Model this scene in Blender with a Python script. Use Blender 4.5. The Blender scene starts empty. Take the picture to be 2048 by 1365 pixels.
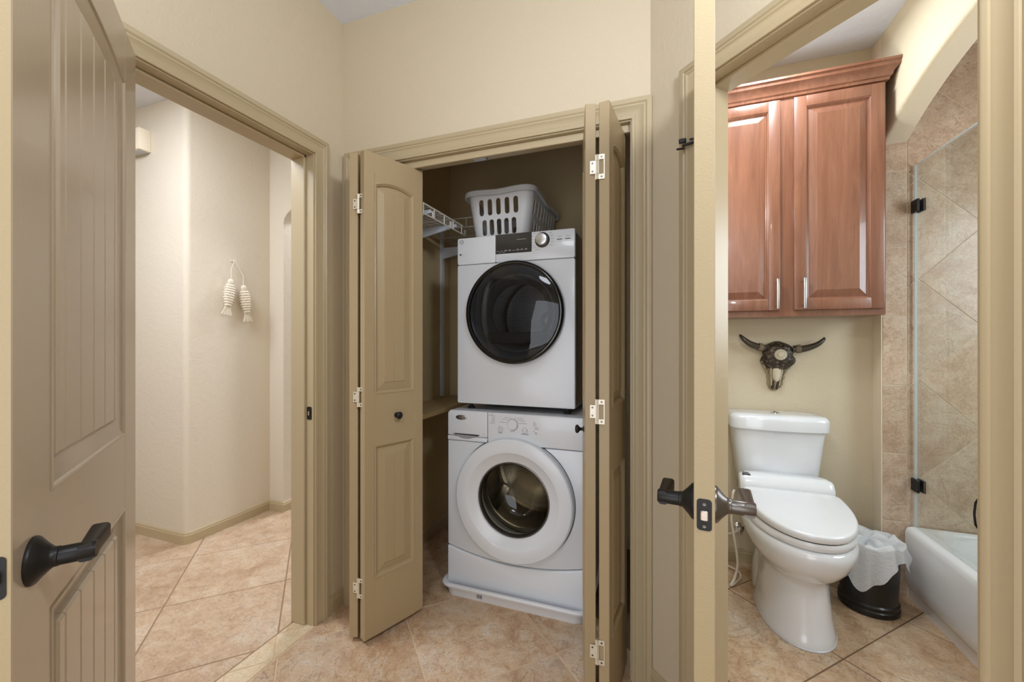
import bpy, bmesh, math, random
from mathutils import Vector, Matrix

random.seed(7)
SC = bpy.context.scene
COL = SC.collection
PI = math.pi

# ------------------------------------------------------------------ camera
YAW = math.radians(19.93)
CAM = Vector((1.4193, -1.5581, 1.24))
cd = bpy.data.cameras.new('camera')
cam = bpy.data.objects.new('camera', cd)
COL.objects.link(cam)
cam.location = CAM
cam.rotation_euler = (PI/2, 0, YAW)
cd.sensor_width = 36.0
cd.lens = 820.0/2048*36
cd.clip_start = 0.02
cd.clip_end = 60
SC.camera = cam

# ------------------------------------------------------------------ world, lights, exposure
w = bpy.data.worlds.new('world')
SC.world = w
w.use_nodes = True
bg = w.node_tree.nodes['Background']
bg.inputs[0].default_value = (0.80, 0.88, 1.0, 1)
bg.inputs[1].default_value = 1.0

def area(name, loc, aim, size, power, col=(1, 1, 1), shape='DISK', size_y=None, spread=180):
    l = bpy.data.lights.new(name, 'AREA')
    l.energy = power
    l.color = col
    l.shape = shape
    l.size = size
    if size_y:
        l.size_y = size_y
    l.spread = math.radians(spread)
    o = bpy.data.objects.new(name, l)
    COL.objects.link(o)
    o.location = loc
    o.rotation_euler = (Vector(aim)-Vector(loc)).to_track_quat('-Z', 'Y').to_euler()
    return o

NEUT = (0.87, 0.92, 1.0)
DAY = (0.82, 0.895, 1.0)
HALL = (0.86, 0.91, 1.0)
area('vestibule_lamp', (1.92, -1.18, 2.22), (0.3, -0.45, 1.70), 0.28, 15, NEUT)
area('vestibule_ceiling_lamp', (1.15, -2.1, 2.70), (1.0, -1.6, 0), 0.6, 14, NEUT)
area('rear_fill_light', (1.10, -2.97, 1.02), (1.0, 0.0, 1.05), 1.8, 31, DAY, 'RECTANGLE', 1.9)  # added frontal fill behind the camera; the rear wall has no window
area('hall_lamp', (-0.86, -0.92, 2.70), (-0.95, -0.75, 0), 1.0, 46, HALL)
area('hall_far_lamp', (-0.9, 1.45, 2.70), (-0.9, 1.45, 0), 0.4, 48, HALL)
area('bath_lamp', (1.93, 0.58, 2.69), (1.93, 0.55, 0), 0.20, 11, (0.84, 0.93, 1.0))
l = bpy.data.lights.new('bath_fill_light', 'POINT')  # added fill light by the left bath wall, brightens the tub apron
l.energy = 14
l.color = (0.84, 0.93, 1.0)
l.shadow_soft_size = 0.09
o = bpy.data.objects.new('bath_fill_light', l)
COL.objects.link(o)
o.location = (1.60, 0.34, 2.02)
area('bath_window_light', (3.27, 0.12, 1.62), (2.0, -0.1, 1.4), 0.75, 21, DAY, 'RECTANGLE', 0.8)

SC.view_settings.view_transform = 'Standard'
SC.view_settings.look = 'None'
SC.view_settings.exposure = 0.0
SC.view_settings.gamma = 1.0
SC.view_settings.use_curve_mapping = False
try:
    SC.cycles.max_bounces = 12
    SC.cycles.diffuse_bounces = 6
    SC.cycles.transparent_max_bounces = 24
    SC.cycles.use_denoising = True
    SC.cycles.caustics_reflective = False
    SC.cycles.caustics_refractive = False
    SC.cycles.sample_clamp_indirect = 6
except Exception:
    pass

# ------------------------------------------------------------------ materials
def lin(c):
    if isinstance(c, str):
        c = c.lstrip('#')
        c = tuple(int(c[i:i+2], 16) for i in (0, 2, 4))
    out = []
    for v in c:
        v /= 255.0
        out.append(v/12.92 if v <= 0.04045 else ((v+0.055)/1.055)**2.4)
    return (*out, 1.0)

class NT:
    def __init__(s, name):
        s.m = bpy.data.materials.new(name)
        s.m.use_nodes = True
        s.t = s.m.node_tree
        s.t.nodes.clear()
        s.out = s.n('ShaderNodeOutputMaterial')
    def n(s, t, **kw):
        nd = s.t.nodes.new(t)
        for k, v in kw.items():
            setattr(nd, k, v)
        return nd
    def l(s, a, b):
        s.t.links.new(a, b)
    def bsdf(s, col=None, rough=0.5, metal=0.0, spec=0.5, coat=0.0):
        b = s.n('ShaderNodeBsdfPrincipled')
        if col is not None:
            b.inputs['Base Color'].default_value = lin(col)
        b.inputs['Roughness'].default_value = rough
        b.inputs['Metallic'].default_value = metal
        b.inputs['Specular IOR Level'].default_value = spec
        b.inputs['Coat Weight'].default_value = coat
        b.inputs['Coat Roughness'].default_value = 0.08
        s.l(b.outputs[0], s.out.inputs[0])
        s.b = b
        return b
    def noise(s, scale, detail=3, rough=0.5, world=True, dist=0.0):
        nd = s.n('ShaderNodeTexNoise')
        nd.inputs['Scale'].default_value = scale
        nd.inputs['Detail'].default_value = detail
        nd.inputs['Roughness'].default_value = rough
        nd.inputs['Distortion'].default_value = dist
        if world:
            if not hasattr(s, 'geo'):
                s.geo = s.n('ShaderNodeNewGeometry')
            s.l(s.geo.outputs['Position'], nd.inputs['Vector'])
        return nd
    def bump(s, h, strength=0.1, dist=0.01):
        bp = s.n('ShaderNodeBump')
        bp.inputs['Strength'].default_value = strength
        bp.inputs['Distance'].default_value = dist
        s.l(h, bp.inputs['Height'])
        s.l(bp.outputs[0], s.b.inputs['Normal'])
        return bp
    def ramp(s, fac, stops):
        r = s.n('ShaderNodeValToRGB')
        el = r.color_ramp.elements
        el[0].position, el[0].color = stops[0][0], lin(stops[0][1])
        el[1].position, el[1].color = stops[-1][0], lin(stops[-1][1])
        for p, c in stops[1:-1]:
            e = el.new(p)
            e.color = lin(c)
        s.l(fac, r.inputs[0])
        return r
    def mix(s, fac, a, b, mode='MIX'):
        m = s.n('ShaderNodeMix', data_type='RGBA', blend_type=mode)
        for src, i in ((fac, 0), (a, 6), (b, 7)):
            if isinstance(src, (int, float)):
                m.inputs[i].default_value = src
            elif isinstance(src, (tuple, list, str)):
                m.inputs[i].default_value = lin(src)
            else:
                s.l(src, m.inputs[i])
        return m.outputs[2]

def plain(name, col, rough=0.5, metal=0.0, spec=0.5, coat=0.0, bump=0.0, bscale=200, var=0.0):
    t = NT(name)
    t.bsdf(col, rough, metal, spec, coat)
    nz = t.noise(bscale, 2)
    if bump:
        t.bump(nz.outputs[0], bump, 0.004)
    n2 = t.noise(3.0, 4)
    c = lin(col)
    lo = tuple(255*0 + v for v in c[:3])
    m = t.n('ShaderNodeMix', data_type='RGBA')
    k = 1.0-max(var, 0.03)
    m.inputs[6].default_value = (c[0]*k, c[1]*k, c[2]*k, 1)
    m.inputs[7].default_value = c
    t.l(n2.outputs[0], m.inputs[0])
    t.l(m.outputs[2], t.b.inputs['Base Color'])
    return t.m

def wall_paint(name, col):
    t = NT(name)
    t.bsdf(col, 0.75, spec=0.25)
    a = t.noise(95, 3, 0.6)
    b = t.noise(28, 2, 0.5)
    ad = t.n('ShaderNodeMath', operation='ADD')
    t.l(a.outputs[0], ad.inputs[0])
    t.l(b.outputs[0], ad.inputs[1])
    t.bump(ad.outputs[0], 0.32, 0.004)
    return t.m

def tile_mat(name, base, dark, light, vein, rough=0.38, vs=3.2):
    t = NT(name)
    t.bsdf(base, rough, spec=0.42)
    oi = t.n('ShaderNodeObjectInfo')
    geo = t.n('ShaderNodeNewGeometry')
    t.geo = geo
    off = t.n('ShaderNodeVectorMath', operation='SCALE')
    comb = t.n('ShaderNodeCombineXYZ')
    t.l(oi.outputs['Random'], comb.inputs[0])
    t.l(oi.outputs['Random'], comb.inputs[1])
    t.l(oi.outputs['Random'], comb.inputs[2])
    off.inputs['Scale'].default_value = 37.0
    t.l(comb.outputs[0], off.inputs[0])
    add = t.n('ShaderNodeVectorMath', operation='ADD')
    t.l(geo.outputs['Position'], add.inputs[0])
    t.l(off.outputs[0], add.inputs[1])
    n1 = t.noise(vs, 6, 0.62, world=False, dist=0.6)
    n2 = t.noise(vs*4.5, 8, 0.7, world=False, dist=0.5)
    n3 = t.noise(vs*1.9, 5, 0.6, world=False, dist=1.6)
    n4 = t.noise(vs*34, 4, 0.7, world=False)
    for n in (n1, n2, n3, n4):
        t.l(add.outputs[0], n.inputs['Vector'])
    r1 = t.ramp(n1.outputs[0], [(0.30, dark), (0.5, base), (0.70, light)])
    r2 = t.ramp(n2.outputs[0], [(0.36, dark), (0.52, base), (0.66, light)])
    c = t.mix(0.5, r1.outputs[0], r2.outputs[0])
    # thin veins where the distorted noise crosses its middle value
    s = t.n('ShaderNodeMath', operation='SUBTRACT')
    t.l(n3.outputs[0], s.inputs[0])
    s.inputs[1].default_value = 0.5
    ab = t.n('ShaderNodeMath', operation='ABSOLUTE')
    t.l(s.outputs[0], ab.inputs[0])
    mr = t.n('ShaderNodeMapRange')
    t.l(ab.outputs[0], mr.inputs[0])
    mr.inputs[1].default_value = 0.0
    mr.inputs[2].default_value = 0.013
    mr.inputs[3].default_value = 0.95
    mr.inputs[4].default_value = 0.0
    mk = t.n('ShaderNodeMath', operation='MULTIPLY')
    t.l(mr.outputs[0], mk.inputs[0])
    t.l(n2.outputs[0], mk.inputs[1])
    c = t.mix(mk.outputs[0], c, vein)
    sp = t.ramp(n4.outputs[0], [(0.35, (205, 205, 205)), (0.6, (255, 255, 255))])
    c = t.mix(0.55, c, sp.outputs[0], 'MULTIPLY')
    hv = t.n('ShaderNodeHueSaturation')
    mv = t.n('ShaderNodeMapRange')
    t.l(oi.outputs['Random'], mv.inputs[0])
    mv.inputs[3].default_value = 0.94
    mv.inputs[4].default_value = 1.06
    t.l(mv.outputs[0], hv.inputs['Value'])
    t.l(c, hv.inputs['Color'])
    t.l(hv.outputs[0], t.b.inputs['Base Color'])
    t.bump(n2.outputs[0], 0.12, 0.004)
    return t.m

def wood_mat():
    t = NT('cherry_wood')
    t.bsdf((140, 78, 48), 0.34, spec=0.5, coat=0.45)
    tc = t.n('ShaderNodeTexCoord')
    mp = t.n('ShaderNodeMapping')
    mp.inputs['Scale'].default_value = (9, 9, 0.9)
    t.l(tc.outputs['Object'], mp.inputs[0])
    a = t.noise(2.2, 8, 0.65, world=False, dist=1.2)
    t.l(mp.outputs[0], a.inputs['Vector'])
    mp2 = t.n('ShaderNodeMapping')
    mp2.inputs['Scale'].default_value = (140, 140, 3.5)
    t.l(tc.outputs['Object'], mp2.inputs[0])
    b = t.noise(1.0, 4, 0.6, world=False)
    t.l(mp2.outputs[0], b.inputs['Vector'])
    r = t.ramp(a.outputs[0], [(0.28, (112, 71, 52)), (0.5, (127, 83, 62)), (0.75, (142, 96, 74))])
    rb = t.ramp(b.outputs[0], [(0.3, (232, 228, 225)), (0.65, (255, 255, 255))])
    c = t.mix(0.6, r.outputs[0], rb.outputs[0], 'MULTIPLY')
    t.l(c, t.b.inputs['Base Color'])
    return t.m

def glass_mat(name, tint, gloss_rough=0.0, refl=0.9, ior=1.5):
    """thin sheet glass: tinted see-through plus a Fresnel mirror"""
    t = NT(name)
    tr = t.n('ShaderNodeBsdfTransparent')
    tr.inputs[0].default_value = (*tint, 1)
    gl = t.n('ShaderNodeBsdfGlossy')
    gl.inputs['Roughness'].default_value = gloss_rough
    gl.inputs['Color'].default_value = (refl, refl, refl, 1)
    lw = t.n('ShaderNodeLayerWeight')
    lw.inputs['Blend'].default_value = 0.5
    pw = t.n('ShaderNodeMath', operation='POWER')
    t.l(lw.outputs['Facing'], pw.inputs[0])
    pw.inputs[1].default_value = 4.0
    fr = t.n('ShaderNodeMapRange')
    t.l(pw.outputs[0], fr.inputs[0])
    fr.inputs[3].default_value = ((ior-1)/(ior+1))**2
    fr.inputs[4].default_value = 0.85
    mx = t.n('ShaderNodeMixShader')
    t.l(fr.outputs[0], mx.inputs[0])
    t.l(tr.outputs[0], mx.inputs[1])
    t.l(gl.outputs[0], mx.inputs[2])
    t.l(mx.outputs[0], t.out.inputs[0])
    return t.m

def film_mat():
    t = NT('bag_film')
    df = t.n('ShaderNodeBsdfPrincipled')
    df.inputs['Base Color'].default_value = lin((236, 238, 240))
    df.inputs['Roughness'].default_value = 0.32
    tr = t.n('ShaderNodeBsdfTransparent')
    tl = t.n('ShaderNodeBsdfTranslucent')
    tl.inputs[0].default_value = (0.8, 0.8, 0.82, 1)
    m1 = t.n('ShaderNodeMixShader')
    m1.inputs[0].default_value = 0.25
    t.l(df.outputs[0], m1.inputs[1])
    t.l(tl.outputs[0], m1.inputs[2])
    m2 = t.n('ShaderNodeMixShader')
    m2.inputs[0].default_value = 0.16
    t.l(m1.outputs[0], m2.inputs[1])
    t.l(tr.outputs[0], m2.inputs[2])
    t.l(m2.outputs[0], t.out.inputs[0])
    nz = t.noise(60, 4, 0.6, dist=1.0)
    bp = t.n('ShaderNodeBump')
    bp.inputs['Strength'].default_value = 0.6
    bp.inputs['Distance'].default_value = 0.006
    t.l(nz.outputs[0], bp.inputs['Height'])
    t.l(bp.outputs[0], df.inputs['Normal'])
    return t.m

def drum_mat(name, col, rough, dots):
    t = NT(name)
    t.bsdf(col, rough, metal=1.0)
    tc = t.n('ShaderNodeTexCoord')
    vo = t.n('ShaderNodeTexVoronoi', feature='F1')
    vo.inputs['Scale'].default_value = dots
    vo.inputs['Randomness'].default_value = 0.15
    t.l(tc.outputs['Object'], vo.inputs['Vector'])
    r = t.ramp(vo.outputs['Distance'], [(0.16, (60, 52, 40)), (0.24, col)])
    t.l(r.outputs[0], t.b.inputs['Base Color'])
    return t.m

M = {}
M['wall'] = wall_paint('wall_paint', (206, 193, 168))
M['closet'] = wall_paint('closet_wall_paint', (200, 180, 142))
M['hall_wall'] = wall_paint('hall_wall_paint', (214, 205, 189))
M['ceil'] = wall_paint('ceiling_paint', (224, 229, 240))
M['trim'] = plain('khaki_trim_paint', (182, 166, 134), 0.34, spec=0.5, bump=0.05, bscale=120)
M['bifold'] = plain('khaki_door_paint', (170, 150, 115), 0.36, spec=0.5, bump=0.05, bscale=140)
M['door'] = plain('beige_door_paint', (178, 162, 139), 0.24, spec=0.6, coat=0.25, bump=0.05, bscale=90)
M['edge'] = plain('door_edge_paint', (172, 155, 120), 0.5, bump=0.12, bscale=260)
M['floor_tile'] = tile_mat('floor_tile_stone', (203, 174, 141), (166, 127, 95), (216, 204, 188), (118, 78, 56))
M['hall_tile'] = tile_mat('hall_tile_stone', (192, 166, 138), (166, 134, 106), (204, 188, 168), (140, 106, 82))
M['accent_tile'] = tile_mat('accent_tile_stone', (204, 184, 152), (188, 162, 128), (212, 198, 174), (170, 140, 108), vs=5)
M['wall_tile'] = tile_mat('bath_tile_stone', (204, 180, 156), (176, 146, 122), (216, 200, 182), (160, 124, 100), rough=0.25)
_t = NT('grout')
_t.bsdf((180, 156, 126), 0.9, spec=0.2)
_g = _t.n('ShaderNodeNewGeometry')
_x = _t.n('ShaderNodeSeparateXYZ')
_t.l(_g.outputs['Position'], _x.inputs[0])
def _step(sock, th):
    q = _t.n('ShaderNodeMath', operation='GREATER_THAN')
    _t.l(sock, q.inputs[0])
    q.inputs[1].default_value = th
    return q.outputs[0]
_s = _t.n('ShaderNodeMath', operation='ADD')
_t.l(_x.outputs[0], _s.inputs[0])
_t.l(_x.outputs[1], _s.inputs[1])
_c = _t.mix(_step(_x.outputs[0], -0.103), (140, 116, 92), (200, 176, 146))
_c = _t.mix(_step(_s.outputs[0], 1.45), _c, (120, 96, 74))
_t.l(_c, _t.b.inputs['Base Color'])
M['grout'] = _t.m
M['wgrout'] = plain('wall_grout', (222, 208, 186), 0.9)
M['wood'] = wood_mat()
M['steel'] = plain('brushed_steel', (200, 200, 200), 0.28, metal=1.0)
M['nickel'] = plain('cream_hinge_metal', (224, 216, 196), 0.35, metal=0.35)
M['chrome'] = plain('chrome', (225, 225, 225), 0.1, metal=1.0)
M['bronze'] = plain('black_bronze', (18, 17, 17), 0.42, spec=0.4)
M['latch'] = plain('satin_latch_metal', (196, 184, 172), 0.3, metal=0.9)
M['gun'] = plain('aged_bronze_metal', (104, 99, 94), 0.3, metal=0.85)
M['appl'] = plain('white_enamel', (222, 226, 231), 0.28, spec=0.5, coat=0.3, var=0.02)
M['appl2'] = plain('white_plastic', (222, 223, 226), 0.35, spec=0.5, var=0.02)
M['pale'] = plain('pale_grey_plastic', (196, 198, 204), 0.35)
M['side'] = plain('grey_cabinet_side', (98, 90, 84), 0.22, spec=0.6, coat=0.3)
M['inner'] = plain('inner_plastic_and_gap_shade', (74, 76, 80), 0.3)  # dryer door inner ring; also the painted gap shade round the washer door
M['recess_shade'] = plain('recess_shade_grey', (150, 152, 157), 0.4)  # grey that paints recess shade onto the drawer handle
M['darkpart_shade'] = plain('dark_parts_and_shade', (36, 36, 38), 0.7)  # dark feet and lint cover; also painted shade in handle and seat gap
M['blackg'] = plain('gloss_black', (14, 14, 15), 0.12, coat=0.5)
M['panelb'] = plain('dark_display_panel', (46, 46, 48), 0.15, coat=0.3)
M['print'] = plain('grey_print', (132, 134, 138), 0.5)
M['printd'] = plain('dark_print', (80, 81, 84), 0.5)
M['printl'] = plain('light_print', (190, 190, 190), 0.5)
M['porc'] = plain('porcelain', (222, 225, 229), 0.12, spec=0.6, coat=0.5, var=0.02)
M['seat'] = plain('seat_plastic', (222, 224, 227), 0.22, coat=0.3, var=0.02)
M['tub'] = plain('tub_enamel', (232, 234, 237), 0.2, coat=0.4, var=0.02)
M['basket'] = plain('basket_plastic', (214, 215, 217), 0.4, var=0.02)
M['wire'] = plain('white_wire_coating', (222, 218, 208), 0.35)
M['bluem'] = plain('white_bracket_metal', (218, 225, 236), 0.35)
M['shelf'] = plain('tan_shelf_board', (182, 158, 112), 0.45)
M['binp'] = plain('black_bin_plastic', (17, 14, 13), 0.3, coat=0.2)
M['film'] = film_mat()
M['rope'] = plain('cotton_rope', (226, 217, 200), 0.85, bump=0.5, bscale=400)
M['box'] = plain('ivory_box_plastic', (238, 228, 208), 0.5)
M['cordw'] = plain('cream_cord', (222, 212, 194), 0.45)
M['horn'] = plain('horn', (66, 54, 40), 0.35, var=0.45, coat=0.2)
M['skull0'] = plain('dark_tooled_skull', (62, 50, 36), 0.5, var=0.4, bump=0.8, bscale=130)
_t = NT('dark_tooled_skull')
_t.bsdf((62, 50, 36), 0.45)
_tc = _t.n('ShaderNodeTexCoord')
_v = _t.n('ShaderNodeTexVoronoi', feature='SMOOTH_F1')
_v.inputs['Scale'].default_value = 62
_t.l(_tc.outputs['Object'], _v.inputs['Vector'])
_r = _t.ramp(_v.outputs['Distance'], [(0.18, (104, 88, 66)), (0.34, (58, 46, 33)), (0.62, (34, 26, 18))])
_t.l(_r.outputs[0], _t.b.inputs['Base Color'])
_t.bump(_v.outputs['Distance'], 0.6, 0.01)
M['skull'] = _t.m
M['bone'] = plain('bone', (206, 194, 170), 0.5, var=0.25)
M['oldbone'] = plain('old_bone', (158, 142, 112), 0.55, var=0.3, bump=0.5, bscale=160)
M['pearl'] = plain('pearl_bead', (214, 204, 182), 0.25, var=0.1)
M['hornwrap'] = plain('cord_wrap', (120, 106, 82), 0.7, bump=0.8, bscale=300)
M['glass'] = glass_mat('clear_glass', (0.93, 0.96, 0.95))
M['gedge'] = plain('glass_edge', (196, 206, 206), 0.15, coat=0.4)
M['dglass'] = glass_mat('smoked_glass', (0.50, 0.53, 0.56), refl=0.8, ior=1.5)
M['bglass'] = glass_mat('bronze_tint_glass', (0.70, 0.66, 0.57), refl=0.9, ior=1.5)
M['wdrum'] = drum_mat('washer_drum_steel', (190, 184, 172), 0.24, 95)
M['ddrum'] = drum_mat('dryer_drum_steel', (150, 150, 152), 0.35, 70)
M['sky'] = NT('frosted_window_glass')
_t = M['sky']
_b = _t.bsdf((225, 232, 240), 0.3)
_b.inputs['Transmission Weight'].default_value = 0.6
M['sky'] = _t.m

# ------------------------------------------------------------------ mesh helpers
class MB:
    def __init__(s):
        s.bm = bmesh.new()
    def faces(s, verts, polys):
        vs = [s.bm.verts.new(v) for v in verts]
        for p in polys:
            try:
                s.bm.faces.new([vs[i] for i in p])
            except ValueError:
                pass
        return vs
    def merge(s, other, mat=None):
        me = bpy.data.meshes.new('tmp')
        other.to_mesh(me)
        if mat is not None:
            me.transform(mat)
        s.bm.from_mesh(me)
        bpy.data.meshes.remove(me)
        other.free()
        return s
    def box(s, x0, x1, y0, y1, z0, z1, bev=0.0, seg=2, mat=None):
        b = bmesh.new()
        bmesh.ops.create_cube(b, size=1.0)
        for v in b.verts:
            v.co = Vector(((x0+x1)/2+v.co.x*(x1-x0), (y0+y1)/2+v.co.y*(y1-y0), (z0+z1)/2+v.co.z*(z1-z0)))
        if bev:
            bmesh.ops.bevel(b, geom=b.edges[:], offset=bev, segments=seg, profile=0.5, affect='EDGES')
        return s.merge(b, mat)
    def prism(s, pts, a0, a1, axis='y', bev=0.0, seg=2, mat=None):
        """polygon pts extruded from a0 to a1; axis y: pts are (x,z); z: (x,y); x: (y,z)"""
        b = bmesh.new()
        def P(p, a):
            return {'y': (p[0], a, p[1]), 'z': (p[0], p[1], a), 'x': (a, p[0], p[1])}[axis]
        v0 = [b.verts.new(P(p, a0)) for p in pts]
        v1 = [b.verts.new(P(p, a1)) for p in pts]
        n = len(pts)
        b.faces.new(v0)
        b.faces.new(v1[::-1])
        for i in range(n):
            b.faces.new([v0[i], v1[i], v1[(i+1) % n], v0[(i+1) % n]])
        bmesh.ops.recalc_face_normals(b, faces=b.faces[:])
        if bev:
            bmesh.ops.bevel(b, geom=b.edges[:], offset=bev, segments=seg, profile=0.5, affect='EDGES')
        return s.merge(b, mat)
    def lathe(s, prof, c=(0, 0, 0), axis='z', n=48, sx=1.0, sy=1.0, cap=False):
        """prof: (radius, height) pairs turned about the axis through c"""
        b = bmesh.new()
        rings = []
        for r, h in prof:
            ring = []
            for k in range(n):
                a = 2*PI*k/n
                p, q = r*math.cos(a)*sx, r*math.sin(a)*sy
                co = {'z': (p, q, h), 'y': (p, h, q), 'x': (h, p, q)}[axis]
                ring.append(b.verts.new(Vector(co)+Vector(c)))
            rings.append(ring)
        for i in range(len(rings)-1):
            for k in range(n):
                b.faces.new([rings[i][k], rings[i][(k+1) % n], rings[i+1][(k+1) % n], rings[i+1][k]])
        if cap:
            b.faces.new(rings[0])
            b.faces.new(rings[-1])
        bmesh.ops.remove_doubles(b, verts=b.verts[:], dist=1e-6)
        bmesh.ops.recalc_face_normals(b, faces=b.faces[:])
        return s.merge(b)
    def loft(s, rings, cap0=True, cap1=True, closed=True):
        b = bmesh.new()
        R = [[b.verts.new(p) for p in r] for r in rings]
        n = len(R[0])
        for i in range(len(R)-1):
            for k in range(n if closed else n-1):
                b.faces.new([R[i][k], R[i][(k+1) % n], R[i+1][(k+1) % n], R[i+1][k]])
        if cap0:
            b.faces.new(R[0])
        if cap1:
            b.faces.new(R[-1])
        bmesh.ops.recalc_face_normals(b, faces=b.faces[:])
        return s.merge(b)
    def tube(s, path, r, n=8, closed=False, cap=True):
        path = [Vector(p) for p in path]
        m = len(path)
        rad = r if isinstance(r, (list, tuple)) else [r]*m
        rings = []
        up = None
        for i, p in enumerate(path):
            if closed:
                t = path[(i+1) % m]-path[i-1]
            else:
                t = path[min(i+1, m-1)]-path[max(i-1, 0)]
            t.normalize()
            if up is None:
                up = Vector((0, 0, 1)) if abs(t.z) < 0.9 else Vector((1, 0, 0))
            u = t.cross(up)
            if u.length < 1e-6:
                u = t.cross(Vector((0, 1, 0)))
            u.normalize()
            v = u.cross(t).normalized()
            up = v
            rings.append([p+rad[i]*(math.cos(2*PI*k/n)*u+math.sin(2*PI*k/n)*v) for k in range(n)])
        if closed:
            rings.append(rings[0])
            return s.loft(rings, False, False)
        return s.loft(rings, cap, cap)
    def bar(s, p, q, r, n=6):
        return s.tube([p, q], r, n)
    def sphere(s, c, r, seg=12, sc=(1, 1, 1)):
        b = bmesh.new()
        bmesh.ops.create_uvsphere(b, u_segments=seg, v_segments=max(6, seg//2), radius=r)
        for v in b.verts:
            v.co = Vector((v.co.x*sc[0], v.co.y*sc[1], v.co.z*sc[2]))+Vector(c)
        return s.merge(b)
    def sweep(s, prof, path, inward, closed=False):
        """sweep a casing profile (w outward from the opening, d off the face) along a planar path with mitred corners.
        path: 2-D points (a,b); inward: function (a,b,d)->3-D; the profile grows to the LEFT of travel"""
        b = bmesh.new()
        m = len(path)
        rings = []
        for i, p in enumerate(path):
            p = Vector(p)
            def dirn(a, c):
                d = Vector(c)-Vector(a)
                return d.normalized()
            if closed:
                d0 = dirn(path[i-1], path[i])
                d1 = dirn(path[i], path[(i+1) % m])
            else:
                d0 = dirn(path[i-1], path[i]) if i else dirn(path[0], path[1])
                d1 = dirn(path[i], path[i+1]) if i < m-1 else d0
            n0 = Vector((-d0.y, d0.x))
            n1 = Vector((-d1.y, d1.x))
            mv = (n0+n1)
            mv = mv/max(0.2, (mv.dot(n0)))
            rings.append([b.verts.new(inward(p.x+mv.x*wd, p.y+mv.y*wd, d)) for wd, d in prof])
        k = len(prof)
        rr = rings+[rings[0]] if closed else rings
        for i in range(len(rr)-1):
            for j in range(k):
                b.faces.new([rr[i][j], rr[i][(j+1) % k], rr[i+1][(j+1) % k], rr[i+1][j]])
        if not closed:
            b.faces.new(rings[0])
            b.faces.new(rings[-1])
        bmesh.ops.recalc_face_normals(b, faces=b.faces[:])
        return s.merge(b)
    def build(s, name, mat, parent=None, smooth=35, loc=None, rotz=None, rot=None):
        me = bpy.data.meshes.new(name)
        s.bm.to_mesh(me)
        s.bm.free()
        o = bpy.data.objects.new(name, me)
        COL.objects.link(o)
        me.materials.append(M[mat] if isinstance(mat, str) else mat)
        if smooth:
            for p in me.polygons:
                p.use_smooth = True
            me.set_sharp_from_angle(angle=math.radians(smooth))
        if parent is not None:
            o.parent = parent
        if loc is not None:
            o.location = loc
        if rotz is not None:
            o.rotation_euler = (0, 0, rotz)
        if rot is not None:
            o.rotation_euler = rot
        return o

def tag(o, label=None, cat=None, group=None, kind=None):
    for k, v in (('label', label), ('category', cat), ('group', group), ('kind', kind)):
        if v:
            o[k] = v
    return o

def empty(name, loc, rotz=0.0, label=None, cat=None, group=None, kind=None):
    o = bpy.data.objects.new(name, None)
    COL.objects.link(o)
    o.location = loc
    o.rotation_euler = (0, 0, rotz)
    o.empty_display_size = 0.1
    return tag(o, label, cat, group, kind)

def struct(o, label):
    o['kind'] = 'structure'
    o['label'] = label
    return o

def cut(o, cutter_mb, solver='EXACT'):
    """boolean difference of a mesh object with the shape in cutter_mb (same local space)"""
    me = bpy.data.meshes.new('cutter')
    cutter_mb.bm.to_mesh(me)
    cutter_mb.bm.free()
    c = bpy.data.objects.new('cutter', me)
    COL.objects.link(c)
    mw = o.parent, o.location.copy(), o.rotation_euler.copy()
    o.parent = None
    o.location = (0, 0, 0)
    o.rotation_euler = (0, 0, 0)
    md = o.modifiers.new('b', 'BOOLEAN')
    md.operation = 'DIFFERENCE'
    md.object = c
    md.solver = solver
    bpy.context.view_layer.update()
    dg = bpy.context.evaluated_depsgraph_get()
    new = bpy.data.meshes.new_from_object(o.evaluated_get(dg))
    o.modifiers.clear()
    old = o.data
    nm = old.name
    o.data = new
    bpy.data.meshes.remove(old)
    new.name = nm
    bpy.data.objects.remove(c)
    bpy.data.meshes.remove(me)
    o.parent, o.location, o.rotation_euler = mw
    for p in new.polygons:
        p.use_smooth = True
    new.set_sharp_from_angle(angle=math.radians(32))
    return o

def text(body, size, mat, parent, loc, rot=(PI/2, 0, 0), name='lettering', depth=0.0004, align='CENTER'):
    c = bpy.data.curves.new('t', 'FONT')
    c.body = body
    c.size = size
    c.extrude = depth
    c.align_x = align
    c.align_y = 'CENTER'
    o = bpy.data.objects.new('t', c)
    COL.objects.link(o)
    bpy.context.view_layer.update()
    me = bpy.data.meshes.new_from_object(o.evaluated_get(bpy.context.evaluated_depsgraph_get()))
    bpy.data.objects.remove(o)
    bpy.data.curves.remove(c)
    n = bpy.data.objects.new(name, me)
    me.name = name
    COL.objects.link(n)
    me.materials.clear()
    me.materials.append(M[mat])
    n.parent = parent
    n.location = loc
    n.rotation_euler = rot
    return n

def rrect(x0, x1, y0, y1, r, n=5):
    pts = []
    for cx, cy, a0 in ((x1-r, y1-r, 0), (x0+r, y1-r, PI/2), (x0+r, y0+r, PI), (x1-r, y0+r, 1.5*PI)):
        for k in range(n+1):
            a = a0+PI/2*k/n
            pts.append((cx+r*math.cos(a), cy+r*math.sin(a)))
    return pts

def circ(cx, cy, r, n=64, a0=0.0, a1=2*PI, full=True):
    return [(cx+r*math.cos(a0+(a1-a0)*k/(n if full else n-1)), cy+r*math.sin(a0+(a1-a0)*k/(n if full else n-1))) for k in range(n)]

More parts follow.
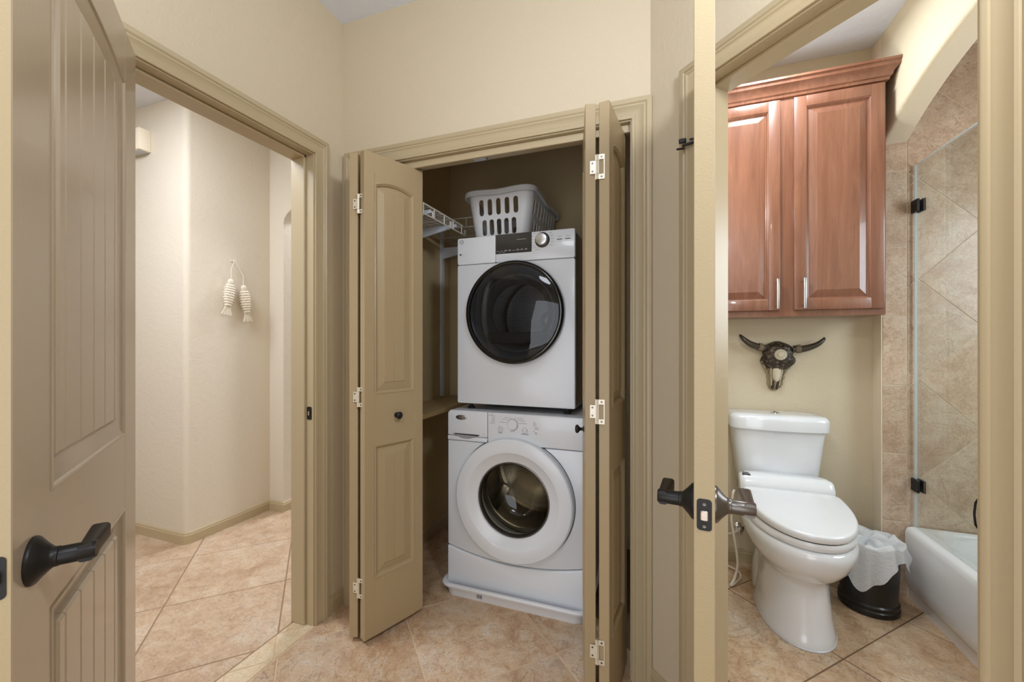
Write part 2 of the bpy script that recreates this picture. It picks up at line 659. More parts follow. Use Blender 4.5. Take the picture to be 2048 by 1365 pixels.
def clip(poly, a, b):
    """keep the part of poly left of the directed line a->b"""
    out = []
    n = len(poly)
    def side(p):
        return (b[0]-a[0])*(p[1]-a[1])-(b[1]-a[1])*(p[0]-a[0])
    for i in range(n):
        p, q = poly[i], poly[(i+1) % n]
        sp, sq = side(p), side(q)
        if sp >= 0:
            out.append(p)
        if (sp > 0 > sq) or (sp < 0 < sq):
            t = sp/(sp-sq)
            out.append((p[0]+(q[0]-p[0])*t, p[1]+(q[1]-p[1])*t))
    return out

def clip_poly(poly, region):
    for i in range(len(region)):
        poly = clip(poly, region[i], region[(i+1) % len(region)])
        if len(poly) < 3:
            return []
    return poly

def poly_area(p):
    return abs(sum(p[i][0]*p[(i+1) % len(p)][1]-p[(i+1) % len(p)][0]*p[i][1] for i in range(len(p))))/2

def inset(poly, d):
    """shrink a convex counter-clockwise polygon by d"""
    n = len(poly)
    out = poly
    for i in range(n):
        a, b = Vector(poly[i]), Vector(poly[(i+1) % n])
        e = (b-a)
        if e.length < 1e-5:
            continue
        e.normalize()
        nn = Vector((-e.y, e.x))*d
        out = clip(out, a+nn, b+nn)
        if len(out) < 3:
            return []
    return out

H = 2.745                      # ceiling height
R2 = math.sqrt(0.5)
C0 = Vector((1.385, 0.0))      # where the back wall meets the angled bath wall
TD = Vector((R2, -R2))         # along the angled wall
ND = Vector((R2, R2))          # through it, into the bath

# ================================================================== STRUCTURE
# ---- floor slab with its tiles
m = MB()
m.box(-3.2, 3.6, -3.2, 2.9, -0.12, -0.0016)
floor = struct(m.build('floor', 'grout', smooth=0), 'diagonal beige stone tile floor running through all rooms')

def lay(region, s0, w0, pitch, gap, mat, thick=0.006):
    """tiles of a 45 degree lattice, clipped to a convex counter-clockwise region"""
    xs = [(p[0]+p[1])*R2 for p in region]
    ws = [(p[0]-p[1])*R2 for p in region]
    i0, i1 = math.floor((min(xs)-s0)/pitch), math.ceil((max(xs)-s0)/pitch)
    j0, j1 = math.floor((min(ws)-w0)/pitch), math.ceil((max(ws)-w0)/pitch)
    for i in range(i0, i1):
        for j in range(j0, j1):
            sq = [(s0+i*pitch, w0+j*pitch), (s0+(i+1)*pitch, w0+j*pitch), (s0+(i+1)*pitch, w0+(j+1)*pitch), (s0+i*pitch, w0+(j+1)*pitch)]
            pl = [((s+w_)*R2, (s-w_)*R2) for s, w_ in sq][::-1]
            pl = clip_poly(pl, region)
            if len(pl) < 3 or poly_area(pl) < 0.0006:
                continue
            top = inset(pl, gap/2+0.0012)
            bot = inset(pl, gap/2)
            if len(top) < 3:
                continue
            if len(bot) != len(top):
                bot = top
            cx = sum(p[0] for p in top)/len(top)
            cy = sum(p[1] for p in top)/len(top)
            mb = MB()
            n = len(top)
            vs = [(p[0]-cx, p[1]-cy, 0) for p in top]+[(p[0]-cx, p[1]-cy, -0.0012) for p in bot]+[(p[0]-cx, p[1]-cy, -thick) for p in bot]
            fs = [list(range(n))]
            for a in (0, n):
                for k in range(n):
                    fs.append([a+k, a+n+k, a+n+(k+1) % n, a+(k+1) % n])
            mb.faces(vs, fs)
            mb.build('tile', mat, floor, smooth=0, loc=(cx, cy, 0))

lay([(0.008, -3.0), (2.09, -3.0), (2.09, -0.70), (0.41, 0.98), (0.008, 0.98)], 0.25, 0.205, 0.5, 0.006, 'floor_tile')
lay([(1.50, -0.11), (2.57, -1.18), (2.57, 1.05), (1.50, 1.05)], 0.25, 0.205, 0.5, 0.006, 'floor_tile')
lay([(-0.105, -0.98), (0.008, -0.98), (0.008, -0.06), (-0.105, -0.06)], -0.262, 0.27, 0.155, 0.004, 'accent_tile')
lay([(-3.0, -2.0), (-0.105, -2.0), (-0.105, 2.7), (-3.0, 2.7)], -0.26, 0.185, 0.5, 0.006, 'hall_tile')

# ---- ceiling
m = MB()
m.box(-3.2, 3.6, -3.2, 2.9, H, H+0.1)
struct(m.build('ceiling', 'ceil', smooth=0), 'white textured ceiling above the cream walls')

# ---- walls
LY0, LY1, LZ = -0.892, -0.178, 2.052          # left doorway in wall_left
BX0, BX1, BZ = 0.095, 1.315, 2.045            # closet opening in wall_back
T0, T1, TZ = 0.220, 0.811, 2.047              # bath doorway along the angled wall
m = MB()
m.box(-0.115, 0, -3.1, LY0-0.017, 0, H)
m.box(-0.115, 0, LY0-0.017, LY1+0.017, LZ+0.017, H)
m.box(-0.115, 0, LY1+0.017, 1.08, 0, H)
struct(m.build('wall_left', 'wall', smooth=0), 'cream textured wall holding the hall doorway')
m = MB()
m.box(0, BX0-0.017, 0, 0.115, 0, H)
m.box(BX0-0.017, BX1+0.017, 0, 0.115, BZ+0.017, H)
m.box(BX1+0.017, 1.46, 0.0, 0.115, 0, H)
for v in m.bm.verts:
    if v.co.x > 1.4:
        v.co.x = 1.385 if v.co.y < 0.05 else 1.40
struct(m.build('wall_back', 'wall', smooth=0), 'cream textured wall around the laundry closet opening')
m = MB()
m.box(0, T0-0.017, 0, 0.106, 0, H)
m.box(T0-0.017, T1+0.017, 0, 0.106, TZ+0.017, H)
m.box(T1+0.017, 1.0, 0, 0.106, 0, H)
angled = m.build('wall_right', 'wall', smooth=0, loc=(C0.x, C0.y, 0), rotz=-PI/4)
struct(angled, 'cream textured angled wall holding the bathroom doorway')
m = MB()
m.box(2.092, 2.207, -3.1, -0.69, 0, H)
struct(m.build('wall_east', 'wall', smooth=0), 'cream wall to the right of the bathroom doorway')
m = MB()
m.box(-0.1, 2.2, -3.1, -3.0, 0, H)
struct(m.build('wall_rear', 'wall', smooth=0), 'cream wall behind the camera')
m = MB()
m.box(0.0, 0.04, 0.115, 0.98, 0, H)
struct(m.build('wall_closet_left', 'closet', smooth=0), 'cream left side wall inside the laundry closet')
m = MB()
m.box(0.0, 1.52, 0.98, 1.08, 0, H)
struct(m.build('wall_closet_back', 'closet', smooth=0), 'shadowed rear wall inside the laundry closet')
m = MB()
m.prism([(1.36, 0.1), (1.402, 0.1), (1.52, 0.03), (1.52, 1.08), (1.36, 1.08)], 0, H, 'z')
struct(m.build('wall_closet_right', 'wall', smooth=0), 'wall between laundry closet and bathroom')
m = MB()
m.box(1.50, 2.45, 1.05, 1.17, 0, H)
struct(m.build('wall_bath_back', 'wall', smooth=0), 'cream bathroom wall behind the toilet')

# hall beyond the left doorway
m = MB()
m.prism([(-3.0, 0.110), (-1.330, 0.110), (-1.318, 0.112), (-1.306, 0.118), (-1.298, 0.128), (-1.294, 0.14), (-1.290, 0.6765), (-3.0, 0.6765)], 0, H, 'z')
struct(m.build('wall_hall_corner', 'hall_wall', smooth=60), 'pale hall wall with a rounded corner, seen through the left doorway')
m = MB()
pts = [(-3.0, 0), (-1.155, 0), (-1.155, 2.10)]
for k in range(1, 9):
    a = PI - (PI/2)*k/8
    pts.append((-0.72+0.435*math.cos(a), 2.10+0.16*math.sin(a)))
pts += [(-0.115, 2.26), (-0.115, H), (-3.0, H)]
m.prism(pts, 0.675, 0.79, 'y')
struct(m.build('wall_hall_end', 'hall_wall', smooth=30), 'pale hall end wall with an arched opening')
m = MB()
m.box(-3.1, -0.115, 2.65, 2.75, 0, H)
m.box(-3.1, -3.0, -2.1, 2.75, 0, H)
m.box(-3.1, -0.115, -2.1, -2.0, 0, H)
struct(m.build('wall_hall_far', 'hall_wall', smooth=0), 'pale far walls closing the hall')

# tub alcove
AX0, AX1 = 2.44, 2.54
TY0, TY1 = -0.56, 0.96
m = MB()
m.box(AX0, 3.40, TY1, 1.17, 0, H)
tubend = struct(m.build('wall_tub_end', 'wgrout', smooth=0), 'stone tiled end wall of the bathtub alcove')
m = MB()
m.box(AX0, 3.40, TY0-0.12, TY0, 0, H)
struct(m.build('wall_tub_front', 'wall', smooth=0), 'near end wall of the bathtub alcove')
m = MB()
m.box(3.30, 3.40, TY0, -0.28, 0, H)
m.box(3.30, 3.40, 0.52, TY1, 0, H)
m.box(3.30, 3.40, -0.28, 0.52, 0, 1.20)
m.box(3.30, 3.40, -0.28, 0.52, 2.05, H)
struct(m.build('wall_tub_side', 'wgrout', smooth=0), 'long alcove wall with the bathroom window')
m = MB()
m.box(2.16, 2.56, -1.3, -1.2, 0, H)
m.box(2.44, 2.54, -1.3, TY0-0.12, 0, H)
struct(m.build('wall_bath_front', 'wall', smooth=0), 'bathroom wall beside the doorway')
win = empty('window_1', (3.34, 0.12, 1.20), 0, 'bathroom window over the tub', None, None, 'structure')
m = MB()
for a in (-0.40, 0.37):
    m.box(-0.03, 0.03, a, a+0.03, 0, 0.85)
m.box(-0.03, 0.03, -0.40, 0.40, 0, 0.03)
m.box(-0.03, 0.03, -0.40, 0.40, 0.82, 0.85)
m.build('window_frame', 'appl2', win, smooth=0)
m = MB()
m.box(-0.004, 0.004, -0.37, 0.37, 0.03, 0.82)
m.build('pane', 'sky', win, smooth=0)

# arch wall: polygon with an arched opening, extruded through the wall, bathroom side edge rounded
def arch_z(y):
    c, half, rise, spring = 0.2, 0.76, 0.20, 2.206
    Rr = (half*half+rise*rise)/(2*rise)
    return spring-(Rr-rise)+math.sqrt(max(0, Rr*Rr-(y-c)**2))
pts = [(TY0, H), (TY1+0.12, H), (TY1+0.12, 2.206)]
N = 36
arc = [(TY1+(TY0-TY1)*k/N, arch_z(TY1+(TY0-TY1)*k/N)) for k in range(N+1)]
m = MB()
b = bmesh.new()
rows = []
for dx, dz in ((0, 0.022), (0.002, 0.013), (0.0065, 0.0065), (0.013, 0.002), (0.022, 0.0), (AX1-AX0, 0.0)):
    rows.append([b.verts.new((AX0+dx, y, z+dz)) for y, z in arc])
for i in range(len(rows)-1):
    for k in range(N):
        b.faces.new([rows[i][k], rows[i][k+1], rows[i+1][k+1], rows[i+1][k]])
for row in (rows[0], rows[-1]):
    tops = [b.verts.new((row[k].co.x, row[k].co.y, H)) for k in range(N+1)]
    for k in range(N):
        b.faces.new([row[k], row[k+1], tops[k+1], tops[k]])
bmesh.ops.recalc_face_normals(b, faces=b.faces[:])
m.merge(b)
struct(m.build('wall_arch', 'wall', smooth=40), 'cream plaster arch over the bathtub alcove')

# bath wall tiles: the stacked column beside the toilet wall, the diagonal field of the tub end wall
def wall_tile(poly, y, bev=0.0012, gap=0.0035, thick=0.0024):
    top = inset(poly, gap/2+bev)
    bot = inset(poly, gap/2)
    if len(top) < 3:
        return
    if len(bot) != len(top):
        bot = top
    cx = sum(p[0] for p in top)/len(top)
    cz = sum(p[1] for p in top)/len(top)
    n = len(top)
    vs = [(p[0]-cx, -thick, p[1]-cz) for p in top]+[(p[0]-cx, -thick+bev, p[1]-cz) for p in bot]+[(p[0]-cx, 0, p[1]-cz) for p in bot]
    fs = [list(range(n))[::-1]]
    for a in (0, n):
        for k in range(n):
            fs.append([a+k, a+(k+1) % n, a+n+(k+1) % n, a+n+k])
    mb = MB()
    mb.faces(vs, fs)
    mb.build('tile', 'wall_tile', tubend, smooth=0, loc=(cx, y, cz))
zs = [0.0, 0.028, 0.362, 0.692, 1.026, 1.360, 1.696, 2.067, 2.206]
for z0, z1 in zip(zs[:-1], zs[1:]):
    wall_tile([(AX0+0.004, z0), (AX1, z0), (AX1, z1), (AX0+0.004, z1)], TY1)
P0 = 0.341
vx, vz = 2.582, 2.02
region = [(AX1, 0.30), (3.30, 0.30), (3.30, 2.62), (AX1, 2.62)]
for i in range(-8, 9):
    for j in range(-8, 9):
        sq = [(i, j), (i+1, j), (i+1, j+1), (i, j+1)]
        pl = [(vx+(a+c)*P0*R2, vz+(c-a)*P0*R2) for a, c in sq]
        pl = clip_poly(pl, region)
        if len(pl) >= 3 and poly_area(pl) > 0.0004:
            wall_tile(pl, TY1)

# ---- door casings, jambs, stops
CAS = [(0.0, 0.0), (0.0, 0.009), (0.004, 0.0115), (0.010, 0.0115), (0.013, 0.008), (0.018, 0.0095), (0.036, 0.012), (0.042, 0.0165), (0.047, 0.0165), (0.050, 0.014), (0.054, 0.0175), (0.066, 0.0185), (0.070, 0.0165), (0.070, 0.0)]
def casing(path, fn, label, name='trim_1'):
    mb = MB()
    mb.sweep(CAS, path, fn)
    return struct(mb.build(name, 'trim', smooth=25), label)

def frame(name, label, a0, a1, z1, fn, depth, loc, rot, reveal=0.005, stop0=0.040, side=1):
    """casing on the near face plus jamb and stop, in local axes (a along the wall, b into the wall)"""
    mb = MB()
    path = [(a1+reveal, 0.0), (a1+reveal, z1+reveal), (a0-reveal, z1+reveal), (a0-reveal, 0.0)]
    # travel anticlockwise seen from the room so that the profile grows outward
    mb.sweep([(-p, d) for p, d in CAS], path, lambda a, z, d: (a, -d, z))
    o = struct(mb.build(name, 'trim', smooth=34, loc=loc, rotz=rot), label)
    j = MB()
    th = 0.018
    j.box(a0-th, a0, -0.001, depth, 0, z1+th)
    j.box(a1, a1+th, -0.001, depth, 0, z1+th)
    j.box(a0, a1, -0.001, depth, z1, z1+th)
    j.build('jamb', 'trim', o, smooth=0)
    if stop0 is not None:
        st = MB()
        st.box(a0, a0+0.011, stop0, depth-0.002, 0, z1, 0.002, 1)
        st.box(a1-0.011, a1, stop0, depth-0.002, 0, z1, 0.002, 1)
        st.box(a0, a1, stop0, depth-0.002, z1-0.011, z1, 0.002, 1)
        st.build('door_stop', 'trim', o, smooth=25)
    return o

# left doorway: local a = world y, b = -x   (rotate +90 degrees: local x -> +y, local y -> -x)
tr1 = frame('trim_1', 'khaki moulded casing around the left hall doorway', LY0, LY1, LZ, None, 0.118, (0, 0, 0), PI/2)
m = MB()
m.prism(rrect(-0.013, 0.013, -0.028, 0.028, 0.006), 0.0, 0.0015, 'y')
m.box(-0.006, 0.002, -0.0012, 0.0005, -0.012, 0.012)
sp = m.build('strike_plate', 'bronze', tr1, loc=(LY1-0.0016, 0.021, 0.925), rotz=-PI/2)
sp['label'] = 'dark strike plate on the jamb'
m = MB()
m.box(-0.005, 0.003, -0.0026, -0.0014, -0.009, 0.009)
m.build('latch_slot', 'latch', sp)
# closet opening
tr2 = frame('trim_2', 'khaki moulded casing around the laundry closet', BX0, BX1, BZ, None, 0.118, (0, 0, 0), 0, stop0=None)
m = MB()
m.box(BX0+0.01, BX1-0.01, 0.038, 0.068, BZ-0.020, BZ)
m.build('bifold_track', 'trim', tr2, smooth=0)
m = MB()
m.box(BX0, BX1, 0.018, 0.032, BZ-0.030, BZ, 0.002, 1)
m.build('track_valance', 'trim', tr2, smooth=0)
m = MB()
m.box(0.66, 0.72, 0.040, 0.066, BZ-0.026, BZ-0.018, 0.002, 1)
m.build('track_catch', 'steel', tr2, smooth=0)
# bath doorway
tr3 = frame('trim_3', 'khaki moulded casing around the bathroom doorway', T0, T1, TZ, None, 0.108, (C0.x, C0.y, 0), -PI/4)
m = MB()
m.tube([(T1-0.0015, 0.008, 0.952), (T1-0.0035, 0.003, 0.945), (T1-0.0045, 0.001, 0.925), (T1-0.0035, 0.003, 0.905), (T1-0.0015, 0.008, 0.898)], 0.0018, 6)
m.prism(rrect(0.006, 0.032, 0.898, 0.952, 0.006), T1-0.0022, T1, 'x')
m.build('strike_plate', 'bronze', tr3)['label'] = 'dark curved strike plate on the jamb'

# ---- baseboards
BASE = [(0, 0), (0.013, 0), (0.013, 0.052), (0.010, 0.058), (0.010, 0.064), (0.006, 0.070), (0, 0.072)]
def baseboard(name, pts, label, mat='trim'):
    """pts: plan points with the room on the left of travel"""
    mb = MB()
    b = bmesh.new()
    rings = []
    n = len(pts)
    for i, p in enumerate(pts):
        p = Vector(p)
        d0 = (p-Vector(pts[i-1])).normalized() if i else (Vector(pts[1])-p).normalized()
        d1 = (Vector(pts[i+1])-p).normalized() if i < n-1 else d0
        n0, n1 = Vector((-d0.y, d0.x)), Vector((-d1.y, d1.x))
        mv = n0+n1
        mv = mv/max(0.2, mv.dot(n0))
        rings.append([b.verts.new((p.x+mv.x*t, p.y+mv.y*t, z)) for t, z in BASE])
    k = len(BASE)
    for i in range(n-1):
        for j in range(k):
            b.faces.new([rings[i][j], rings[i][(j+1) % k], rings[i+1][(j+1) % k], rings[i+1][j]])
    b.faces.new(rings[0])
    b.faces.new(rings[-1])
    bmesh.ops.recalc_face_normals(b, faces=b.faces[:])
    mb.merge(b)
    return struct(mb.build(name, mat, smooth=25), label)
def angp(t, n=0.0):
    return (C0.x+TD.x*t+ND.x*n, C0.y+TD.y*t+ND.y*n)
baseboard('baseboard_left', [(0.028, 0.0), (0.0, 0.0), (0.0, -0.100)], 'khaki baseboard between hall doorway and closet')
baseboard('baseboard_right', [angp(T0-0.078), angp(0.012), angp(0.008)], 'khaki baseboard between closet and bathroom doorway')
baseboard('baseboard_near', [(0.0, LY0-0.078), (0.0, -3.0), (2.09, -3.0), (2.09, -0.75)], 'khaki baseboard along the near walls')
baseboard('baseboard_hall', [(-1.155, 0.79), (-1.155, 0.675), (-1.290, 0.672), (-1.294, 0.14), (-1.310, 0.115), (-1.330, 0.110), (-3.0, 0.110)], 'khaki baseboard wrapping the rounded hall corner')
baseboard('baseboard_closet', [(1.36, 0.98), (0.04, 0.98), (0.04, 0.118)], 'khaki baseboard inside the laundry closet')
baseboard('baseboard_bath', [(2.438, 0.955), (2.438, 1.05), (1.52, 1.05), (1.52, 0.05)], 'khaki baseboard behind the toilet')

# ================================================================== DOORS
def leaf(parent, wdt, hgt, th, panels, mat, rise=0.03, groove=None, name='door_leaf', flat=False, z0=0.0, subname='plank'):
    """a moulded door leaf: x along the width, visible face at y=0 facing +y, slab behind. panels: (x0,x1,za,zb,arched)"""
    m = MB()
    xs0, xs1 = panels[0][0], panels[0][1]
    def arc(x0, x1, z, r, n=10):
        return [(x0+(x1-x0)*k/n, z+(r*(1-((2*k/n)-1)**2) if r else 0)) for k in range(n+1)]
    e = 0.0015
    m.box(0, xs0, -th, 0, z0, hgt, e, 1)
    m.box(xs1, wdt, -th, 0, z0, hgt, e, 1)
    ps = sorted(panels, key=lambda p: p[2])
    zc = z0
    for p in ps:
        m.box(xs0-0.001, xs1+0.001, -th+0.0004, -0.0003, zc, p[2])
        zc = p[3]
        if p[4]:
            top = arc(p[0], p[1], p[3], rise)
            nxt = p[3]+rise+0.02
            m.prism([(p[0], nxt)]+top+[(p[1], nxt)], -th+0.0004, -0.0003, 'y')
            zc = nxt
    m.box(xs0-0.001, xs1+0.001, -th+0.0004, -0.0003, zc, hgt-0.0006)
    # recessed slabs and mouldings
    for p in ps:
        x0, x1, za, zb, ar = p[:5]
        m.prism([(x0, za)]+arc(x0, x1, zb, rise if ar else 0)[::1]+[(x1, za)], -th+0.004, -0.0155 if flat else -0.0125, 'y')
        ring = [(x0, za), (x1, za)]+arc(x0, x1, zb, rise if ar else 0)[::-1]
        mould = [(0.0, -0.013), (0.0, 0.0008), (0.0025, 0.0018), (0.006, 0.0012), (0.009, -0.0025), (0.0115, -0.0035), (0.014, -0.0085), (0.016, -0.0125), (0.016, -0.013)]
        if flat:
            gw = p[5][0]-x0-0.003
            mould = [(0.0, -0.0165), (0.0, 0.0010), (0.0025, 0.0022), (0.006, 0.0015), (0.0085, -0.0030), (0.011, -0.0038), (gw, -0.0150), (gw, -0.0165)]
        m.sweep(mould, ring, lambda a, z, d: (a, d, z), closed=True)
    o = m.build(name, mat, parent, smooth=28)
    # raised field of planks with a sloped rim
    for p in ps:
        x0, x1, za, zb, ar = p[:5]
        g = p[5]
        bx0, bx1 = g[0], g[-1]
        sl = 0.003 if flat else bx0-x0-0.016
        for a, c in zip(g[:-1], g[1:]):
            def topz(x):
                f = (2*(x-x0)/(x1-x0)-1)
                return zb+(rise*(1-f*f) if ar else 0)-(bx0-x0)
            ch = 0.0035
            n = 4
            lo = za+(bx0-x0)
            def ringf(xa, xb, dz):
                return [(xa, lo-dz), (xb, lo-dz)]+[(xb+(xa-xb)*k/n, topz(xb+(xa-xb)*k/n)+dz) for k in range(n+1)]
            first, last = a == bx0, c == bx1
            base = ringf(a-(sl if first else 0), c+(sl if last else 0), sl)
            mid = ringf(a, c, 0.0)
            up = ringf(a+ch*0.7, c-ch*0.7, -ch*0.7)
            mb = MB()
            cx = (a+c)/2
            if flat:
                mid = ringf(a+0.0012, c-0.0012, 0.0)
                up = ringf(a+0.0045, c-0.0045, -0.0045)
                R = [[(q[0]-cx, -0.0155, q[1]) for q in mid], [(q[0]-cx, -0.0085, q[1]) for q in mid], [(q[0]-cx, -0.0040, q[1]) for q in up]]
            else:
                R = [[(q[0]-cx, -0.0125, q[1]) for q in base], [(q[0]-cx, -0.0060, q[1]) for q in mid], [(q[0]-cx, -0.0030, q[1]) for q in up]]
            mb.loft(R)
            mb.build(subname, mat, o, smooth=0, loc=(cx, 0, 0))
    return o

def lever(parent, loc, rotz, mirror=1, mat='bronze', name='handle'):
    """door lever: flared rosette on the face (face normal = local +y), thick neck, then a blade towards local +x*mirror"""
    m = MB()
    m.lathe([(0.0, 0.0), (0.0345, 0.0), (0.0345, 0.003), (0.033, 0.0055), (0.024, 0.013), (0.017, 0.020), (0.0145, 0.023), (0.0145, 0.028), (0.0125, 0.030)], axis='y', n=36)
    m.lathe([(0.0128, 0.026), (0.0135, 0.030), (0.0135, 0.066), (0.0120, 0.069), (0.0, 0.069)], axis='y', n=28)
    s = mirror
    # blade: swept flat bar rising and flaring towards its end
    rings = []
    for k in range(11):
        t = k/10
        x = s*(-0.011+0.090*t)
        zc = -0.001*t
        hz = 0.0130+0.0010*t
        hy = 0.0095+0.0030*t
        yc = 0.0585-0.003*t
        rings.append([(x+s*0.006*math.sin(t*PI)*0, yc+p[0], zc+p[1]) for p in rrect(-hy, hy, -hz, hz, 0.006, 3)])
    m.loft(rings)
    return m.build(name, mat, parent, smooth=40, loc=loc, rotz=rotz)

def latch(parent, x, z, th):
    """latch plate on the edge x of a leaf (edge normal +x), local leaf axes"""
    m = MB()
    m.prism([(p[0], p[1]) for p in rrect(-0.0125, 0.0125, -0.0285, 0.0285, 0.006)], -0.0005, 0.0012, 'x')
    o = m.build('latch_plate', 'bronze', parent, loc=(x, -th/2, z))
    b = MB()
    b.prism(rrect(-0.0065, 0.0065, -0.009, 0.009, 0.003), 0.0, 0.0085, 'x', 0.0015, 1)
    bo = b.build('latch_bolt', 'latch', o)
    s = MB()
    for dz in (-0.020, 0.020):
        s.lathe([(0.0, 0.0018), (0.0022, 0.0018), (0.0036, 0.0022), (0.0038, 0.0012)], c=(0, 0, dz), axis='x', n=14)
    s.build('screw', 'gun', o)
    return o

# door_1: the open plank panel door on the left
D1 = Vector((0.7944, -0.6074))
d1 = empty('door_1', (0.034, -0.8365, 0.012), math.atan2(D1.y, D1.x), 'open beige plank-panel door swung into the room at the far left', 'door', None, 'structure')
g1 = [0.165, 0.193, 0.271, 0.349, 0.427, 0.505, 0.535]
lf = leaf(d1, 0.712, 2.03, 0.035, [(0.116, 0.584, 0.24, 0.80, False, g1), (0.116, 0.584, 0.987, 1.893, True, g1)], 'door', rise=0.025, flat=True)
m = MB()
m.box(0.7119, 0.7124, -0.034, -0.001, 0.0, 2.029)
m.build('door_edge', 'edge', d1, smooth=0)
lever(d1, (0.652, 0.0, 0.905), 0, -1)
lv = lever(d1, (0.652, -0.035, 0.905), PI, 1)
latch(d1, 0.7124, 0.912, 0.035)
for z in (0.2, 1.0, 1.82):
    m = MB()
    m.tube([(-0.004, -0.040, z-0.045), (-0.004, -0.040, z+0.045)], 0.006, 10)
    m.build('hinge', 'bronze', d1)

# door_2: bathroom door seen on its edge
pin = Vector((1.534, -0.163))
D2 = Vector((1.4765-pin.x, -0.7360-pin.y)).normalized()
# visible latch edge faces the camera; x runs from hinge to latch, face +y = bathroom side (to the right)
d2 = empty('door_2', (pin.x, pin.y, 0.012), math.atan2(D2.y, D2.x), 'open beige bathroom door seen edge-on with a black latch plate', 'door', None, 'structure')
W2 = 0.576
lf = leaf(d2, W2, 2.03, 0.035, [(0.11, 0.466, 0.24, 0.80, False, [0.15, 0.222, 0.288, 0.354, 0.426]), (0.11, 0.466, 0.987, 1.893, True, [0.15, 0.222, 0.288, 0.354, 0.426])], 'door', rise=0.025)
lf.location = (0, 0.035, 0)
m = MB()
m.box(W2-0.0004, W2+0.0006, 0.001, 0.034, 0.0, 2.029)
m.build('door_edge', 'edge', d2, smooth=0)
lever(d2, (W2-0.060, 0.035, 0.913), 0, -1, 'gun')
lever(d2, (W2-0.060, 0.0, 0.913), PI, 1)
la = latch(d2, W2+0.0006, 0.912, -0.035)
# hinge with a black pin stop
for z in (0.20, 1.02, 1.857):
    m = MB()
    m.tube([(-0.004, -0.006, z-0.045), (-0.004, -0.006, z+0.045)], 0.006, 10)
    m.build('hinge', 'bronze', d2)
m = MB()
m.tube([(-0.004, -0.006, 1.853), (-0.010, -0.030, 1.852), (-0.014, -0.052, 1.850)], 0.0045, 8)
m.box(-0.018, -0.006, -0.062, -0.040, 1.858, 1.872, 0.003, 2)
m.tube([(-0.004, -0.006, 1.862), (-0.004, -0.03, 1.862)], 0.0035, 8)
m.tube([(-0.018, -0.046, 1.843), (-0.010, -0.068, 1.841)], 0.0032, 8)
m.build('hinge_pin_stop', 'bronze', d2)

# bifold pairs
def bifold_hinge(parent, loc, rotz, name='hinge'):
    """non-mortise bifold hinge lying on the two leaf edges (face normal local -y), knuckle along z at x=0"""
    m = MB()
    def plate(pts):
        m.prism(pts, -0.0022, 0.0002, 'y')
    plate([(-0.023, -0.021), (-0.004, -0.021), (-0.004, 0.021), (-0.023, 0.021)])
    plate([(0.004, -0.040), (0.024, -0.040), (0.024, 0.040), (0.004, 0.040), (0.004, 0.024), (0.021, 0.024), (0.021, -0.024), (0.004, -0.024)])
    for a, b_ in ((-0.040, -0.022), (-0.021, 0.021), (0.022, 0.040)):
        m.tube([(0.0, -0.001, a), (0.0, -0.001, b_)], 0.0042, 10)
    m.box(-0.006, 0.006, -0.0015, 0.0005, -0.040, 0.040)
    o = m.build(name, 'nickel', parent, smooth=40, loc=loc, rotz=rotz)
    s = MB()
    for x, z in ((-0.015, -0.013), (-0.015, 0.013), (0.014, -0.032), (0.014, 0.032)):
        s.lathe([(0.0, -0.0030), (0.0030, -0.0028), (0.0034, -0.0022)], c=(x, 0, z), axis='y', n=12)
    s.build('screw', 'gun', o)
    return o

def knob(parent, loc, rotz):
    m = MB()
    m.lathe([(0.0, 0.0), (0.011, 0.0), (0.011, 0.002), (0.006, 0.004), (0.0055, 0.012), (0.009, 0.016), (0.0145, 0.020), (0.0155, 0.025), (0.012, 0.030), (0.0, 0.032)], axis='y', n=28)
    return m.build('knob', 'bronze', parent, smooth=50, loc=loc, rotz=rotz)

PB = [(0.046, 0.239, 0.235, 0.79, False, [0.092, 0.1425, 0.193]), (0.046, 0.239, 1.00, 1.875, True, [0.092, 0.1425, 0.193])]
BW = 0.285
BHG = 2.000
def pair(name, label, A, B, hx, hrot, hz, kn):
    """A, B: (origin, direction) of the jamb leaf and of the free leaf; visible-face normal is direction turned +90"""
    e = empty(name, (0, 0, 0.018), 0, label, 'door', None, 'structure')
    for (o, d), knobbed in ((A, False), (B, True)):
        lo = leaf(e, BW, BHG, 0.034, PB, 'bifold', rise=0.022, name='door_leaf')
        ang = math.atan2(d[1], d[0])
        lo.location = (o[0], o[1], 0)
        lo.rotation_euler = (0, 0, ang)
        if knobbed:
            k = knob(e, (0, 0, 0), ang)
            d_, n_ = Vector(d).normalized(), Vector((-d[1], d[0])).normalized()
            k.location = (o[0]+d_.x*kn, o[1]+d_.y*kn, 0.903)
    for z in hz:
        bifold_hinge(e, (hx[0], hx[1], z), hrot)
    return e
nB = Vector((-0.3790, -0.9254))
nA = Vector((-0.355, 0.935))
pair('door_3', 'folded khaki bifold door leaning open on the left of the closet', ((0.214, -0.199), nA), ((0.3975, 0.0645), nB),
     (0.2535, -0.1925), math.radians(5), (1.785, 0.992, 0.208), BW-0.148)
nC = Vector((-0.205, 0.979))
nD = Vector((-0.117, -0.993))
pair('door_4', 'folded khaki bifold door standing open on the right of the closet', ((1.2975, 0.073), nD), ((1.1865, -0.2115), nC),
     (1.2252, -0.2095), math.radians(3), (1.788, 0.992, 0.210), 0.14)

